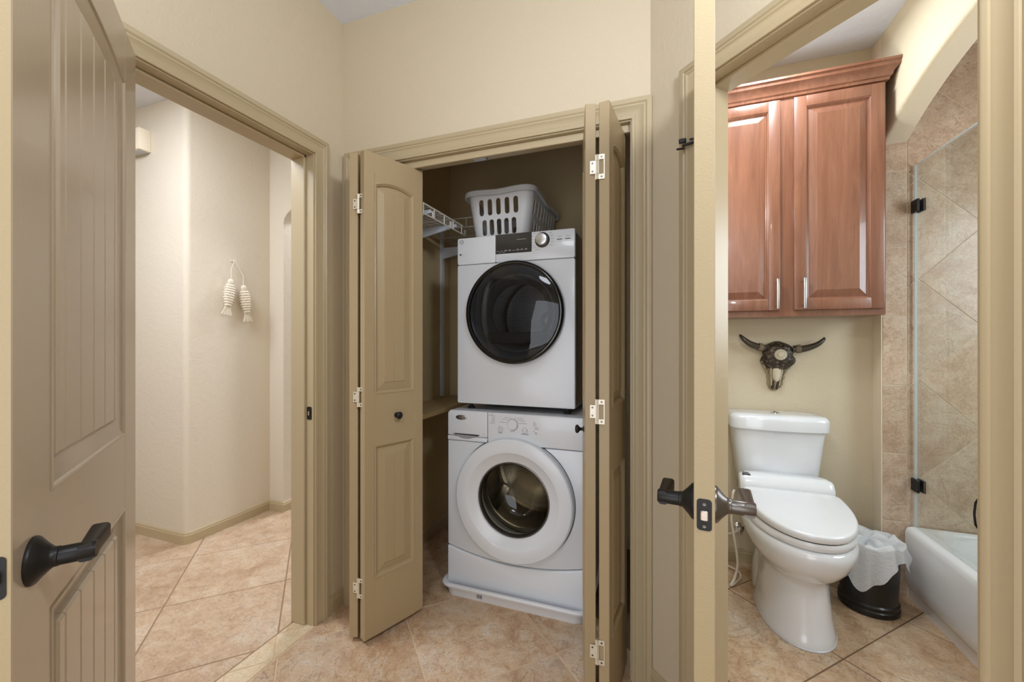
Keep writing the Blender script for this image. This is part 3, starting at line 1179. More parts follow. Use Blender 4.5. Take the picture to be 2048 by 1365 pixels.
# ================================================================== LAUNDRY CLOSET
# drain pan
pan = empty('drain_pan', (0.765, 0.57, 0.0), 0, 'shallow white plastic drain pan on the floor under the washer', 'pan')
def rr3(x0, x1, y0, y1, r, z, n=5):
    return [(p[0], p[1], z) for p in rrect(x0, x1, y0, y1, r, n)]
m = MB()
hx, hy = 0.368, 0.367
rings = [rr3(-hx+0.03, hx-0.03, -hy+0.02, hy-0.02, 0.05, 0.0), rr3(-hx+0.02, hx-0.02, -hy+0.012, hy-0.012, 0.055, 0.045), rr3(-hx+0.001, hx-0.001, -hy-0.001, hy, 0.06, 0.048),
         rr3(-hx, hx, -hy-0.003, hy, 0.06, 0.056), rr3(-hx+0.006, hx-0.006, -hy+0.003, hy-0.006, 0.056, 0.062), rr3(-hx+0.018, hx-0.018, -hy+0.014, hy-0.018, 0.05, 0.062),
         rr3(-hx+0.026, hx-0.026, -hy+0.022, hy-0.026, 0.045, 0.052), rr3(-hx+0.036, hx-0.036, -hy+0.032, hy-0.036, 0.04, 0.008)]
m.loft(rings)
m.build('tray', 'appl2', pan, smooth=40)
m = MB()
for k in range(5):
    m.box(-0.168+k*0.006, -0.168+k*0.006+(0.004 if k % 2 else 0.0025), -hy+0.0125, -hy+0.0160, 0.018, 0.036)
m.build('print_mark', 'print', pan, smooth=0)['label'] = 'small grey printed square on the pan front'

# washer
WX, WY = 0.767, 0.25
ws = empty('washing_machine', (WX, WY, 0.012), 0, 'white front-load washing machine standing in the drain pan below the dryer', 'washing machine')
HW = 0.3435
DZ = 0.4845        # door axis height (local)
m = MB()
m.box(-HW+0.002, HW-0.002, 0.022, 0.66, 0.0, 0.884, 0.012, 3)
body = m.build('cabinet', 'appl', ws)
c = MB()
c.lathe([(0.0, -0.05), (0.235, -0.05), (0.235, 0.50), (0.0, 0.50)], c=(0.008, 0, DZ), axis='y', n=64)
cut(body, c)
# front skin: control console, drawer, lower panel, kick panel
def sag(x):
    return 0.172+0.046*(x/HW)**2
m = MB()
m.prism([(-0.128, 0.739), (0.140, 0.739), (HW, 0.739), (HW, 0.872), (HW-0.012, 0.886), (-0.128, 0.886)], 0.0, 0.03, 'y', 0.006, 3)
con = m.build('control_console', 'appl', ws)
m = MB()
m.prism([(-HW, 0.762), (-0.131, 0.762), (-0.131, 0.886), (-HW+0.012, 0.886), (-HW, 0.872)], 0.0, 0.03, 'y', 0.006, 3)
dr = m.build('dispenser_drawer', 'appl', ws)
c = MB()
c.prism([(-0.318, 0.772)]+[(-0.318+0.150*k/12, 0.7725-0.026*math.sin(PI*k/12)) for k in range(1, 12)]+[(-0.168, 0.772)], -0.03, 0.02, 'y')
m = MB()
m.prism([(-HW, 0.739), (-0.131, 0.739), (-0.131, 0.760), (-HW, 0.760)], 0.0, 0.03, 'y', 0.003, 2)
low = m.build('drawer_lip', 'appl', ws)
m = MB()
pts = [(-0.318, 0.772)]+[(-0.318+0.150*k/14, 0.772-0.022*math.sin(PI*k/14)) for k in range(1, 14)]+[(-0.168, 0.772)]
m.prism(pts, -0.002, 0.004, 'y', 0.001, 1)
m.build('drawer_handle', 'recess_shade', dr)  # raised crescent, coloured grey to read as a shaded recess
m = MB()
m.prism([(-0.306, 0.7735), (-0.170, 0.7735), (-0.176, 0.768), (-0.296, 0.770)], -0.0035, 0.0, 'y')
m.build('handle_shade', 'darkpart_shade', dr, smooth=0)  # dark strip painting the shade under the grip's upper edge
m = MB()
N = 24
pts = [(-HW+2*HW*k/N, sag(-HW+2*HW*k/N)+0.003) for k in range(N+1)]+[(HW, 0.736), (-HW, 0.736)]
m.prism(pts, 0.004, 0.034, 'y', 0.004, 2)
fp = m.build('front_panel', 'appl', ws)
c = MB()
c.lathe([(0.0, -0.05), (0.258, -0.05), (0.258, 0.08), (0.0, 0.08)], c=(0.004, 0, DZ), axis='y', n=64)
cut(fp, c)
m = MB()
pts = [(-HW, 0.022), (-HW+0.006, 0.012), (HW-0.006, 0.012), (HW, 0.022)]+[(HW-2*HW*k/N, sag(HW-2*HW*k/N)-0.003) for k in range(N+1)]
m.prism(pts, 0.0, 0.03, 'y', 0.006, 3)
m.build('kick_panel', 'appl', ws)
# door ring with dished inside
DC = (0.004, 0, DZ)
m = MB()
m.lathe([(0.286, 0.012), (0.2885, 0.0), (0.2885, -0.022), (0.2865, -0.029), (0.281, -0.033), (0.272, -0.0345), (0.250, -0.0375), (0.232, -0.038), (0.2265, -0.037), (0.2235, -0.0345), (0.180, -0.015), (0.1765, -0.010), (0.1745, 0.040), (0.23, 0.05), (0.28, 0.03)], c=DC, axis='y', n=96)
door = m.build('door', 'appl', ws, smooth=24)
m = MB()
m.lathe([(0.1745, -0.009), (0.171, -0.010), (0.167, -0.004), (0.165, 0.01)], c=DC, axis='y', n=80)
m.build('window_ring', 'gun', door, smooth=40)
m = MB()
m.lathe([(0.169, -0.004), (0.163, 0.012), (0.150, 0.055), (0.128, 0.105), (0.100, 0.125), (0.05, 0.135), (0.0, 0.137)], c=DC, axis='y', n=64)
m.build('glass_bowl', 'bglass', door, smooth=60)
m = MB()
m.lathe([(0.2945, 0.006), (0.2925, 0.003), (0.286, 0.005), (0.2, 0.02)], c=DC, axis='y', n=96)
m.build('door_gap_shade', 'inner', ws, smooth=40)  # dark ring standing in for the shadow line around the door
# drum
TILT = Matrix.Rotation(math.radians(8), 4, 'X')
dm = empty('drum', (0.008, 0.13, DZ))
dm.parent = ws
dm.rotation_euler = (math.radians(7), 0, 0)
m = MB()
m.lathe([(0.185, -0.03), (0.192, -0.01), (0.225, 0.0), (0.228, 0.02), (0.228, 0.235), (0.222, 0.250), (0.205, 0.255), (0.198, 0.246), (0.12, 0.262), (0.0, 0.268)], axis='y', n=72)
m.build('drum_shell', 'wdrum', dm, smooth=35)
for a in (215, 335, 95):
    m = MB()
    ca, sa = math.cos(math.radians(a)), math.sin(math.radians(a))
    rings = []
    for k in range(9):
        y = 0.01+0.225*k/8
        h = 0.055*math.sin(PI*min(1, max(0.12, (k+0.6)/9)))**0.5
        tx, tz = -sa, ca
        rings.append([((0.227)*ca+tx*0.035, y, 0.227*sa+tz*0.035), ((0.227-h*0.7)*ca+tx*0.018, y, (0.227-h*0.7)*sa+tz*0.018), ((0.227-h)*ca, y, (0.227-h)*sa),
                      ((0.227-h*0.7)*ca-tx*0.018, y, (0.227-h*0.7)*sa-tz*0.018), ((0.227)*ca-tx*0.035, y, 0.227*sa-tz*0.035)])
    m.loft(rings)
    m.build('drum_baffle', 'steel', dm, smooth=45)
# badge
m = MB()
m.lathe([(0.0, -0.0040), (0.026, -0.0036), (0.0295, -0.0022), (0.0305, 0.0)], c=(-0.268, 0, 0.853), axis='y', n=40, sy=0.40)
bd = m.build('badge', 'steel', dr, smooth=50)
text('Whirlpool', 0.0112, 'printd', dr, (-0.268, -0.0042, 0.853))
# dial and buttons
m = MB()
m.lathe([(0.0, -0.010), (0.0225, -0.010), (0.0245, -0.008), (0.0255, 0.0)], c=(0.0, 0, 0.836), axis='y', n=40)
m.build('dial', 'appl', con, smooth=40)
m = MB()
m.lathe([(0.0262, -0.0006), (0.0275, -0.0006)], c=(0.0, 0, 0.836), axis='y', n=40)
for x, z in ((-0.062, 0.810), (0.060, 0.812)):
    m.lathe([(0.0125, -0.0008), (0.0135, -0.0008)], c=(x, 0, z), axis='y', n=32)
m.build('button_outline', 'print', con, smooth=0)
for x, z in ((-0.062, 0.810), (0.060, 0.812)):
    m = MB()
    m.lathe([(0.0, -0.0024), (0.0105, -0.0022), (0.012, 0.0)], c=(x, 0, z), axis='y', n=32)
    m.build('button', 'appl2', con, smooth=40)
m = MB()
def dash(x0, x1, z, h=0.0016, y=-0.0006):
    m.box(x0, x1, y, y+0.0008, z-h/2, z+h/2)
m.lathe([(0.0033, -0.003), (0.0046, -0.003)], c=(-0.062, 0, 0.810), axis='y', n=20)
m.box(0.052, 0.055, -0.003, -0.002, 0.810, 0.814)
m.box(0.062, 0.0635, -0.003, -0.002, 0.8095, 0.8145)
m.box(0.0655, 0.067, -0.003, -0.002, 0.8095, 0.8145)
for a, wd in ((112, 0.022), (140, 0.020), (166, 0.026), (66, 0.030), (40, 0.028), (14, 0.030)):
    x, z = 0.033*math.cos(math.radians(a)), 0.836+0.033*math.sin(math.radians(a))
    m.box(x-0.0016, x+0.0016, -0.0006, 0.0002, z-0.0016, z+0.0016)
    s = 1 if x > 0 else -1
    dash(min(x+s*0.006, x+s*(0.006+wd)), max(x+s*0.006, x+s*(0.006+wd)), z)
for k in range(6):
    z = 0.872-k*0.0072
    m.box(-0.0945, -0.0915, -0.0006, 0.0002, z-0.0016, z+0.0016)
    wd = (0.024, 0.009, 0.008, 0.008, 0.008, 0.018)[k]
    dash(-0.098-wd, -0.098, z)
dash(-0.110, -0.096, 0.8795)
for k, (z, wd) in enumerate(((0.852, 0.007), (0.845, 0.008), (0.838, 0.007), (0.829, 0.018), (0.822, 0.020), (0.812, 0.0), (0.806, 0.013), (0.800, 0.014))):
    if k in (0, 1, 2, 5):
        m.box(0.1015, 0.1045, -0.0006, 0.0002, z-0.0016, z+0.0016)
    dash(0.107, 0.107+max(wd, 0.001), z)
dash(-0.012, 0.012, 0.8035)
m.build('panel_print', 'print', con, smooth=0)['label'] = 'small grey printed cycle marks'
text('POWER', 0.0058, 'printd', con, (-0.062, -0.0006, 0.7925))
text('START/PAUSE', 0.0058, 'printd', con, (0.060, -0.0006, 0.7945))
m = MB()
for k in range(3):
    dash(-0.154, -0.141, 0.782-k*0.005, 0.0012)
m.build('care_print', 'printl', dr, smooth=0)

# dryer
DX, DY, DB = 0.7555, 0.29, 0.897
dy = empty('tumble_dryer', (DX, DY, DB), 0, 'white tumble dryer with round black glass door stacked on the washer', 'dryer')
h2 = 0.2985
m = MB()
m.box(-h2+0.003, h2-0.003, 0.018, 0.60, 0.028, 0.850, 0.006, 2)
db = m.build('cabinet', 'side', dy)
CZ = 1.376-DB
CX = 0.762-DX
c = MB()
c.lathe([(0.0, -0.05), (0.232, -0.05), (0.232, 0.50), (0.0, 0.50)], c=(CX, 0, CZ), axis='y', n=64)
cut(db, c)
m = MB()
m.prism(rrect(-h2, h2, 0.032, 0.722, 0.008, 3), 0.0, 0.03, 'y', 0.004, 2)
fpn = m.build('front_panel', 'appl', dy)
c = MB()
c.lathe([(0.0, -0.05), (0.235, -0.05), (0.235, 0.08), (0.0, 0.08)], c=(CX, 0, CZ), axis='y', n=72)
cut(fpn, c)
m = MB()
m.prism(rrect(-0.0915, h2, 0.7245, 0.858, 0.008, 3), 0.0, 0.03, 'y', 0.004, 2)
con = m.build('control_panel', 'appl', dy)
m = MB()
m.prism(rrect(-h2, -0.0925, 0.7245, 0.858, 0.008, 3), 0.0, 0.03, 'y', 0.004, 2)
wt = m.build('left_panel', 'appl', dy)
m = MB()
m.box(-h2+0.002, h2-0.002, 0.01, 0.61, 0.848, 0.8595, 0.004, 2)
m.build('top_panel', 'appl', dy)
for x in (-0.25, 0.25):
    for y in (0.06, 0.54):
        m = MB()
        m.lathe([(0.0, 0.0), (0.018, 0.0), (0.018, 0.008), (0.010, 0.010), (0.010, 0.032)], c=(x, y, 0), n=20)
        m.build('foot', 'darkpart_shade', dy)
# door: black ring and domed smoked glass
m = MB()
DR = 0.2465
m.lathe([(DR-0.004, 0.004), (DR, -0.004), (DR, -0.022), (DR-0.004, -0.030), (DR-0.013, -0.034), (DR-0.021, -0.032), (DR-0.021, 0.03), (DR-0.01, 0.03)], c=(CX, 0, CZ), axis='y', n=96)
dd = m.build('door', 'blackg', dy, smooth=40)
m = MB()
m.lathe([(DR-0.021, -0.032), (DR-0.035, -0.036), (0.17, -0.043), (0.10, -0.049), (0.05, -0.051), (0.0, -0.0515)], c=(CX, 0, CZ), axis='y', n=72)
m.build('door_glass', 'dglass', dd, smooth=60)
m = MB()
m.lathe([(DR-0.022, -0.018), (0.205, -0.006), (0.190, 0.03), (0.182, 0.03), (0.180, 0.034), (0.150, 0.060), (0.146, 0.080)], c=(CX, 0, CZ), axis='y', n=72)
m.build('door_inner_ring', 'inner', dd, smooth=40)
m = MB()
m.box(CX-0.155, CX+0.155, 0.02, 0.05, CZ-0.150, CZ-0.092, 0.008, 2)
m.build('lint_cover', 'darkpart_shade', dy)
dm2 = empty('drum', (CX, 0.12, CZ))
dm2.parent = dy
m = MB()
m.lathe([(0.185, -0.06), (0.192, -0.05), (0.215, -0.03), (0.230, 0.0), (0.230, 0.05), (0.222, 0.055), (0.222, 0.085), (0.230, 0.09), (0.230, 0.34), (0.218, 0.355), (0.17, 0.358), (0.0, 0.362)], axis='y', n=72)
m.build('drum_shell', 'ddrum', dm2, smooth=35)
m = MB()
m.lathe([(0.222, 0.048), (0.214, 0.052), (0.212, 0.075), (0.222, 0.080)], axis='y', n=72)
m.lathe([(0.226, 0.12), (0.220, 0.123), (0.226, 0.127)], axis='y', n=72)
m.build('drum_band', 'chrome', dm2, smooth=35)
m = MB()
m.lathe([(0.058, 0.356), (0.056, 0.348), (0.048, 0.346), (0.044, 0.350), (0.030, 0.348), (0.026, 0.342), (0.0, 0.342)], c=(0.05, 0, -0.02), axis='y', n=40)
m.build('drum_hub', 'steel', dm2, smooth=35)
# control details
m = MB()
m.box(-0.0905, 0.0925, -0.0016, 0.004, 0.7645, 0.8585, 0.001, 1)
dis = m.build('display', 'panelb', con)
m = MB()
for k in range(8):
    x = -0.079+k*0.0205
    wd = (0.006, 0.006, 0.007, 0.007, 0.006, 0.009, 0.007, 0.007)[k]
    m.box(x-wd, x+wd, -0.0022, -0.0014, 0.7765, 0.7780)
    if k in (2, 3, 5, 6, 7):
        m.box(x-wd*0.8, x+wd*0.8, -0.0022, -0.0014, 0.7800, 0.7813)
m.box(-0.070, -0.066, -0.0022, -0.0014, 0.7690, 0.7725)
m.box(-0.058, -0.040, -0.0022, -0.0014, 0.7702, 0.7713)
m.box(0.018, 0.066, -0.0022, -0.0014, 0.8270, 0.8284)
m.build('display_print', 'printl', con, smooth=0)
kx, kz = 0.900-DX, 1.7125-DB
m = MB()
m.lathe([(0.0355, 0.001), (0.0355, -0.003), (0.033, -0.007), (0.030, -0.008), (0.0285, -0.004)], c=(kx, 0, kz), axis='y', n=48)
kr = m.build('dial_ring', 'gun', con, smooth=40)
m = MB()
m.lathe([(0.0275, -0.002), (0.0275, -0.022), (0.0255, -0.026), (0.022, -0.027), (0.0, -0.027)], c=(kx, 0, kz), axis='y', n=48)
m.build('dial', 'steel', con, smooth=40)
m = MB()
for a in (118, 138, 157, 174, 190, 206, 222, 240):
    x, z = kx+0.044*math.cos(math.radians(a)), kz+0.050*math.sin(math.radians(a))
    m.box(x-0.012, x, -0.0006, 0.0002, z-0.0007, z+0.0007)
for a in (58, 38, 20, 3, -14, -32):
    x, z = kx+0.042*math.cos(math.radians(a)), kz+0.050*math.sin(math.radians(a))
    m.box(x, x+0.014, -0.0006, 0.0002, z-0.0007, z+0.0007)
for x in (0.982-DX, 1.021-DX):
    m.box(x-0.009, x+0.009, -0.0006, 0.0002, kz+0.0085, kz+0.0100)
m.box(0.982-DX-0.006, 0.982-DX+0.006, -0.0006, 0.0002, kz-0.013, kz-0.0117)
m.build('cycle_print', 'print', con, smooth=0)
for x in (0.982-DX, 1.021-DX):
    m = MB()
    m.box(x-0.0125, x+0.0125, -0.0012, 0.0004, kz-0.0052, kz-0.0012, 0.0004, 1)
    m.build('button_slot', 'printd', con, smooth=0)
m = MB()
m.lathe([(0.0085, -0.0008), (0.0112, -0.0008)], c=(-0.2745, 0, 0.838), axis='y', n=32)
m.build('emblem_ring', 'print', wt, smooth=0)
text('GE', 0.0105, 'print', wt, (-0.2745, -0.0006, 0.838))
m = MB()
m.box(-0.286, -0.2765, -0.0006, 0.0003, 0.7705, 0.7800)
m.build('care_square', 'printd', wt, smooth=0)
m = MB()
m.box(-0.2725, -0.268, -0.0006, 0.0003, 0.7735, 0.7770)
m.box(-0.267, -0.250, -0.0006, 0.0003, 0.7745, 0.7757)
m.box(-0.274, -0.258, -0.0006, 0.0003, 0.7645, 0.7653)
m.build('care_print', 'printl', wt, smooth=0)

# laundry basket on the dryer
bk = empty('laundry_basket', (0.641, 0.645, 1.757), 0, 'white plastic laundry basket with slotted sides on top of the dryer', 'basket')
def bring(hx, hy, r, z, wav=0.0):
    out = []
    for p in rrect(-hx, hx, -hy, hy, r, 6):
        out.append((p[0], p[1], z))
    # densify long sides so the rim can wave
    dens = []
    n = len(out)
    for i in range(n):
        a, b_ = Vector(out[i]), Vector(out[(i+1) % n])
        k = 8 if i % 7 == 6 else 1
        for q in range(k):
            v = a.lerp(b_, q/k)
            dens.append(v)
    res = []
    for v in dens:
        dip = 0.0
        if abs(v.y) > hy-r*0.9 and abs(v.x) < hx*0.6:
            dip = 0.006*(1+math.cos(PI*v.x/(hx*0.6)))/2
        if abs(v.x) > hx-r*0.9 and abs(v.y) < hy*0.5:
            dip = 0.016*(1+math.cos(PI*v.y/(hy*0.5)))/2
        res.append((v.x, v.y, v.z-dip*wav))
    return res
m = MB()
bh = 0.262
rings = [bring(0.138, 0.235, 0.04, 0.0), bring(0.146, 0.243, 0.045, 0.008), bring(0.180, 0.268, 0.05, bh-0.018, 1), bring(0.194, 0.281, 0.06, bh-0.012, 1), bring(0.197, 0.284, 0.06, bh-0.032, 1), bring(0.200, 0.287, 0.062, bh-0.032, 1),
         bring(0.198, 0.285, 0.062, bh-0.006, 1), bring(0.190, 0.277, 0.058, bh, 1), bring(0.179, 0.268, 0.05, bh-0.006, 1), bring(0.141, 0.238, 0.042, 0.012), bring(0.138, 0.235, 0.04, 0.010)]
m.loft(rings, True, True)
bo = m.build('shell', 'basket', bk, smooth=40)
c = MB()
def capsule(x0, x1, z0, z1, n=6):
    r = (x1-x0)/2
    cx = (x0+x1)/2
    return [(cx+r*math.cos(PI*k/n), z1-r+r*math.sin(PI*k/n)) for k in range(n+1)]+[(cx+r*math.cos(PI+PI*k/n), z0+r+r*math.sin(PI+PI*k/n)) for k in range(n+1)]
for row, (z0, z1, sc_) in enumerate(((0.030, 0.110, 0.86), (0.130, 0.212, 1.0))):
    for k in range(5):
        x = (k-2)*0.0470*sc_
        c.prism(capsule(x-0.0125, x+0.0125, z0, z1), -0.33, 0.33, 'y')
    for k in range(8):
        y = (k-3.5)*0.0540*sc_
        c.prism(capsule(y-0.0135, y+0.0135, z0, z1), -0.24, 0.24, 'x')
cut(bo, c)

# cord/hose behind the basket and beside the dryer
m = MB()
pts = []
for k in range(15):
    t = k/14
    pts.append((0.30+0.34*t-0.0*t, 0.955, 1.86+0.17*math.sin(PI*t)-0.02*t))
m.tube(pts, 0.0045, 8)
tag(m.build('power_cord', 'side', smooth=50), 'thin grey cord arching up the closet wall behind the basket', 'cord')
m = MB()
m.tube([(1.15, 0.93, 1.62), (1.155, 0.93, 1.40), (1.15, 0.935, 1.2), (1.165, 0.93, 1.05), (1.15, 0.92, 0.95)], 0.006, 8)
tag(m.build('drain_hose', 'side', smooth=50), 'grey hose hanging down beside the dryer', 'hose')

# shelf board on the left closet wall
m = MB()
m.box(0.041, 0.292, 0.14, 0.975, 0.842, 0.866, 0.002, 1)
tag(m.build('shelf_board', 'shelf', smooth=30), 'tan wooden shelf board fixed to the left closet wall', 'shelf')
# wire shelf with standard and brackets
sh = empty('wire_shelf', (0.04, 0.5, 1.86), 0, 'white coated wire shelf high on the left closet wall', 'shelf')
m = MB()
x0, x1 = 0.0, 0.320
yA, yB = -0.37, 0.075
for x, z in ((x1, 0.036), (x1, -0.012), (x0+0.02, 0.030), (0.16, 0.026)):
    m.bar((x, yA, z), (x, yB, z), 0.0034 if x > 0.3 else 0.0028)
ny = 18
for k in range(ny+1):
    y = yA+(yB-yA)*k/ny
    m.tube([(0.015, y, 0.033), (x1, y, 0.0395), ], 0.0019, 5)
    if k % 4 == 0:
        m.bar((x1, y, 0.038), (x1, y, -0.012), 0.0026, 5)
m.build('wire_deck', 'wire', sh, smooth=60)
for y in (-0.28, -0.10, yB-0.004):
    m = MB()
    m.box(x1-0.003, x1+0.004, y-0.008, y+0.008, -0.014, 0.020)
    m.build('lip_clip', 'wire', sh, smooth=0)
def bracket(parent, y, z, ln, name='bracket'):
    mb = MB()
    mb.prism([(0.004, z), (ln, z), (ln+0.004, z-0.014), (0.04, z-0.070), (0.004, z-0.076)], y-0.0055, y+0.0055, 'y', 0.001, 1)
    return mb.build(name, 'bluem', parent, smooth=20)
bracket(sh, -0.035, 0.024, 0.318)
bracket(sh, 0.355, 0.000, 0.318)
bracket(sh, -0.30, 0.024, 0.318)
for y in (-0.035, 0.355):
    m = MB()
    m.box(0.001, 0.015, y-0.016, y+0.016, -0.985 if y > 0.2 else -0.05, 0.11)
    m.build('wall_standard', 'bluem', sh, smooth=0)
# small second wire shelf along the closet back wall
s2 = empty('wire_shelf', (0.05, 0.975, 1.90), 0, 'short white wire shelf with raised lip in the back corner of the closet', 'shelf')
m = MB()
yF = -0.355
for y, z in ((yF, 0.066), (yF, 0.012), (-0.02, 0.008), (-0.18, 0.008)):
    m.bar((0.0, y, z), (0.385, y, z), 0.003)
for k in range(5):
    x = 0.015+k*0.0925
    m.bar((x, yF, 0.066), (x, yF, 0.012), 0.0026, 5)
for k in range(16):
    x = 0.012+k*0.0245
    m.bar((x, yF, 0.010), (x, -0.01, 0.010), 0.0019, 5)
m.build('wire_deck', 'wire', s2, smooth=60)

# ================================================================== HALL THINGS
bx = empty('door_chime', (-1.715, 0.110, 2.437), 0, 'ivory square door chime box high on the hall wall', 'door chime')
m = MB()
m.box(-0.09, 0.09, -0.065, 0.0, 0.0, 0.135, 0.004, 2)
m.build('cover', 'box', bx)
m = MB()
m.box(-0.084, 0.084, -0.058, -0.004, -0.002, 0.002)
m.build('underside_grille', 'pale', bx, smooth=0)

def rope_fish(name, label, top, lean, ln):
    """macrame fish hanging head-up: netted body, knotted collar, frayed tail"""
    e = empty(name, top, 0, label, 'wall hanging', 'rope fish hung on the hall wall')
    ax = Vector((0.0, math.sin(lean), -math.cos(lean)))
    def at(t, r=0, a=0):
        u = Vector((0, math.cos(lean), math.sin(lean)))
        v = Vector((1, 0, 0))
        return ax*t+u*(r*math.cos(a))+v*(r*math.sin(a)*0.75)
    b = MB()
    rings = []
    prof = []
    N = 60
    for k in range(N+1):
        t = k/N
        r = 0.010+0.025*math.sin(PI*min(1, t*0.90+0.08))**0.5*(1-0.18*t)+0.0030*math.cos(2*PI*t*9)
        prof.append((0.035+t*ln*0.62, r))
    for h, r in prof:
        rings.append([at(h, r+0.0026*math.cos(9*a)*math.cos(2*PI*(h-0.035)/(ln*0.62)*4.5), a) for a in [2*PI*q/36 for q in range(36)]])
    b.loft(rings)
    b.build('netted_body', 'rope', e, smooth=60)
    b = MB()
    b.sphere(tuple(at(0.024)), 0.019, 12, (0.7, 1, 1.1))
    b.build('head', 'rope', e, smooth=60)
    b = MB()
    h = 0.035+ln*0.62
    b.tube([at(h, 0.017, 2*PI*q/14) for q in range(14)], 0.005, 6, closed=True)
    b.build('tail_collar', 'rope', e, smooth=60)
    b = MB()
    for q in range(9):
        a = -0.42+0.84*q/8
        u = Vector((0, math.cos(lean), math.sin(lean)))
        p = at(h)
        b.tube([p+u*(0.012*a/0.42), p+ax*0.03+u*(0.02*a/0.42), p+ax*(0.062+0.008*random.random())+u*(0.034*a/0.42)], 0.0035, 5)
    b.build('tail_fringe', 'rope', e, smooth=60)
    b = MB()
    b.tube([(0, 0, 0.0), (-0.004, 0.003, 0.06), (-0.006, -top_y(top), 1.775-top[2])], 0.0025, 6)
    b.build('cord', 'rope', e, smooth=60)
    return e
def top_y(t):
    return t[1]-0.385
rope_fish('rope_fish', 'macrame rope fish with frayed tail, upper left of the hanging pair', (-1.252, 0.358, 1.655), math.radians(-7), 0.235)
rope_fish('rope_fish', 'macrame rope fish hanging lower and further right than its pair', (-1.252, 0.442, 1.625), math.radians(8), 0.245)
m = MB()
m.lathe([(0.0, 0.0), (0.006, 0.0), (0.006, 0.002), (0.0025, 0.004), (0.0025, 0.040), (0.005, 0.042), (0.0, 0.044)], c=(0, 0, 0), axis='x', n=14)
tag(m.build('wall_hook', 'rope', loc=(-1.292, 0.385, 1.778)), 'small pale nail holding the rope fish on the hall wall', 'hook')

# ================================================================== BATHROOM
# cabinet
cb = empty('wall_cabinet', (1.998, 1.05, 1.362), 0, 'cherry wood wall cabinet with two raised panel doors above the toilet', 'cabinet')
CW0, CW1 = -0.395, 0.402
FY = -0.232
CH = 1.085
m = MB()
m.box(CW0, CW1, FY, 0.0, 0.0, CH, 0.0015, 1)
m.build('carcass', 'wood', cb, smooth=20)
def cab_door(x0, x1, z0, z1, hx):
    d = MB()
    fw = 0.052
    t = 0.019
    y0, y1 = FY-t, FY
    d.box(x0, x0+fw, y0, y1, z0, z1, 0.003, 2)
    d.box(x1-fw, x1, y0, y1, z0, z1, 0.003, 2)
    d.box(x0+fw-0.001, x1-fw+0.001, y0, y1, z0, z0+fw, 0.003, 2)
    d.box(x0+fw-0.001, x1-fw+0.001, y0, y1, z1-fw, z1, 0.003, 2)
    o = d.build('door', 'wood', cb, smooth=25)
    p = MB()
    a0, a1, b0, b1 = x0+fw, x1-fw, z0+fw, z1-fw
    def rg(i, y):
        return [(a0+i, y, b0+i), (a1-i, y, b0+i), (a1-i, y, b1-i), (a0+i, y, b1-i)]
    p.loft([rg(-0.002, FY-0.002), rg(-0.002, FY-0.0165), rg(0.004, FY-0.013), rg(0.007, FY-0.007), rg(0.010, FY-0.006), rg(0.040, FY-0.0165), rg(0.043, FY-0.0175)], True, True)
    p.build('raised_panel', 'wood', o, smooth=0)
    h = MB()
    h.box(hx-0.006, hx+0.006, y0-0.028, y0-0.020, 0.035, 0.185, 0.003, 2)
    for z in (0.052, 0.168):
        h.tube([(hx, y0, z), (hx, y0-0.024, z)], 0.004, 8)
    ho = h.build('handle', 'steel', o, smooth=30)
    ho['label'] = 'brushed steel bar handle'
cab_door(CW0+0.012, -0.022, 0.030, 1.072, -0.038)
cab_door(0.036, CW1-0.010, 0.030, 1.072, 0.074)
# crown moulding
CR = [(0.0, 0.0), (0.010, 0.004), (0.012, 0.016), (0.018, 0.020), (0.022, 0.034), (0.034, 0.050), (0.042, 0.056), (0.044, 0.070), (0.052, 0.074), (0.052, 0.084), (0.0, 0.084)]
b = bmesh.new()
path = [(CW0, 0.0), (CW0, FY), (CW1, FY), (CW1, 0.0)]
rings = []
for i, p in enumerate(path):
    nx = -1 if i < 2 else 1
    rings.append([])
    for d, z in CR:
        ox = nx*d if i in (1, 2) else nx*d
        oy = -d if i in (1, 2) else 0
        x = p[0]+ox
        x = min(x, 0.441)
        rings[-1].append(b.verts.new((x, p[1]+oy, CH-0.004+z)))
k = len(CR)
for i in range(3):
    for j in range(k):
        b.faces.new([rings[i][j], rings[i][(j+1) % k], rings[i+1][(j+1) % k], rings[i+1][j]])
bmesh.ops.recalc_face_normals(b, faces=b.faces[:])
m = MB()
m.merge(b)
m.build('crown_moulding', 'wood', cb, smooth=25)

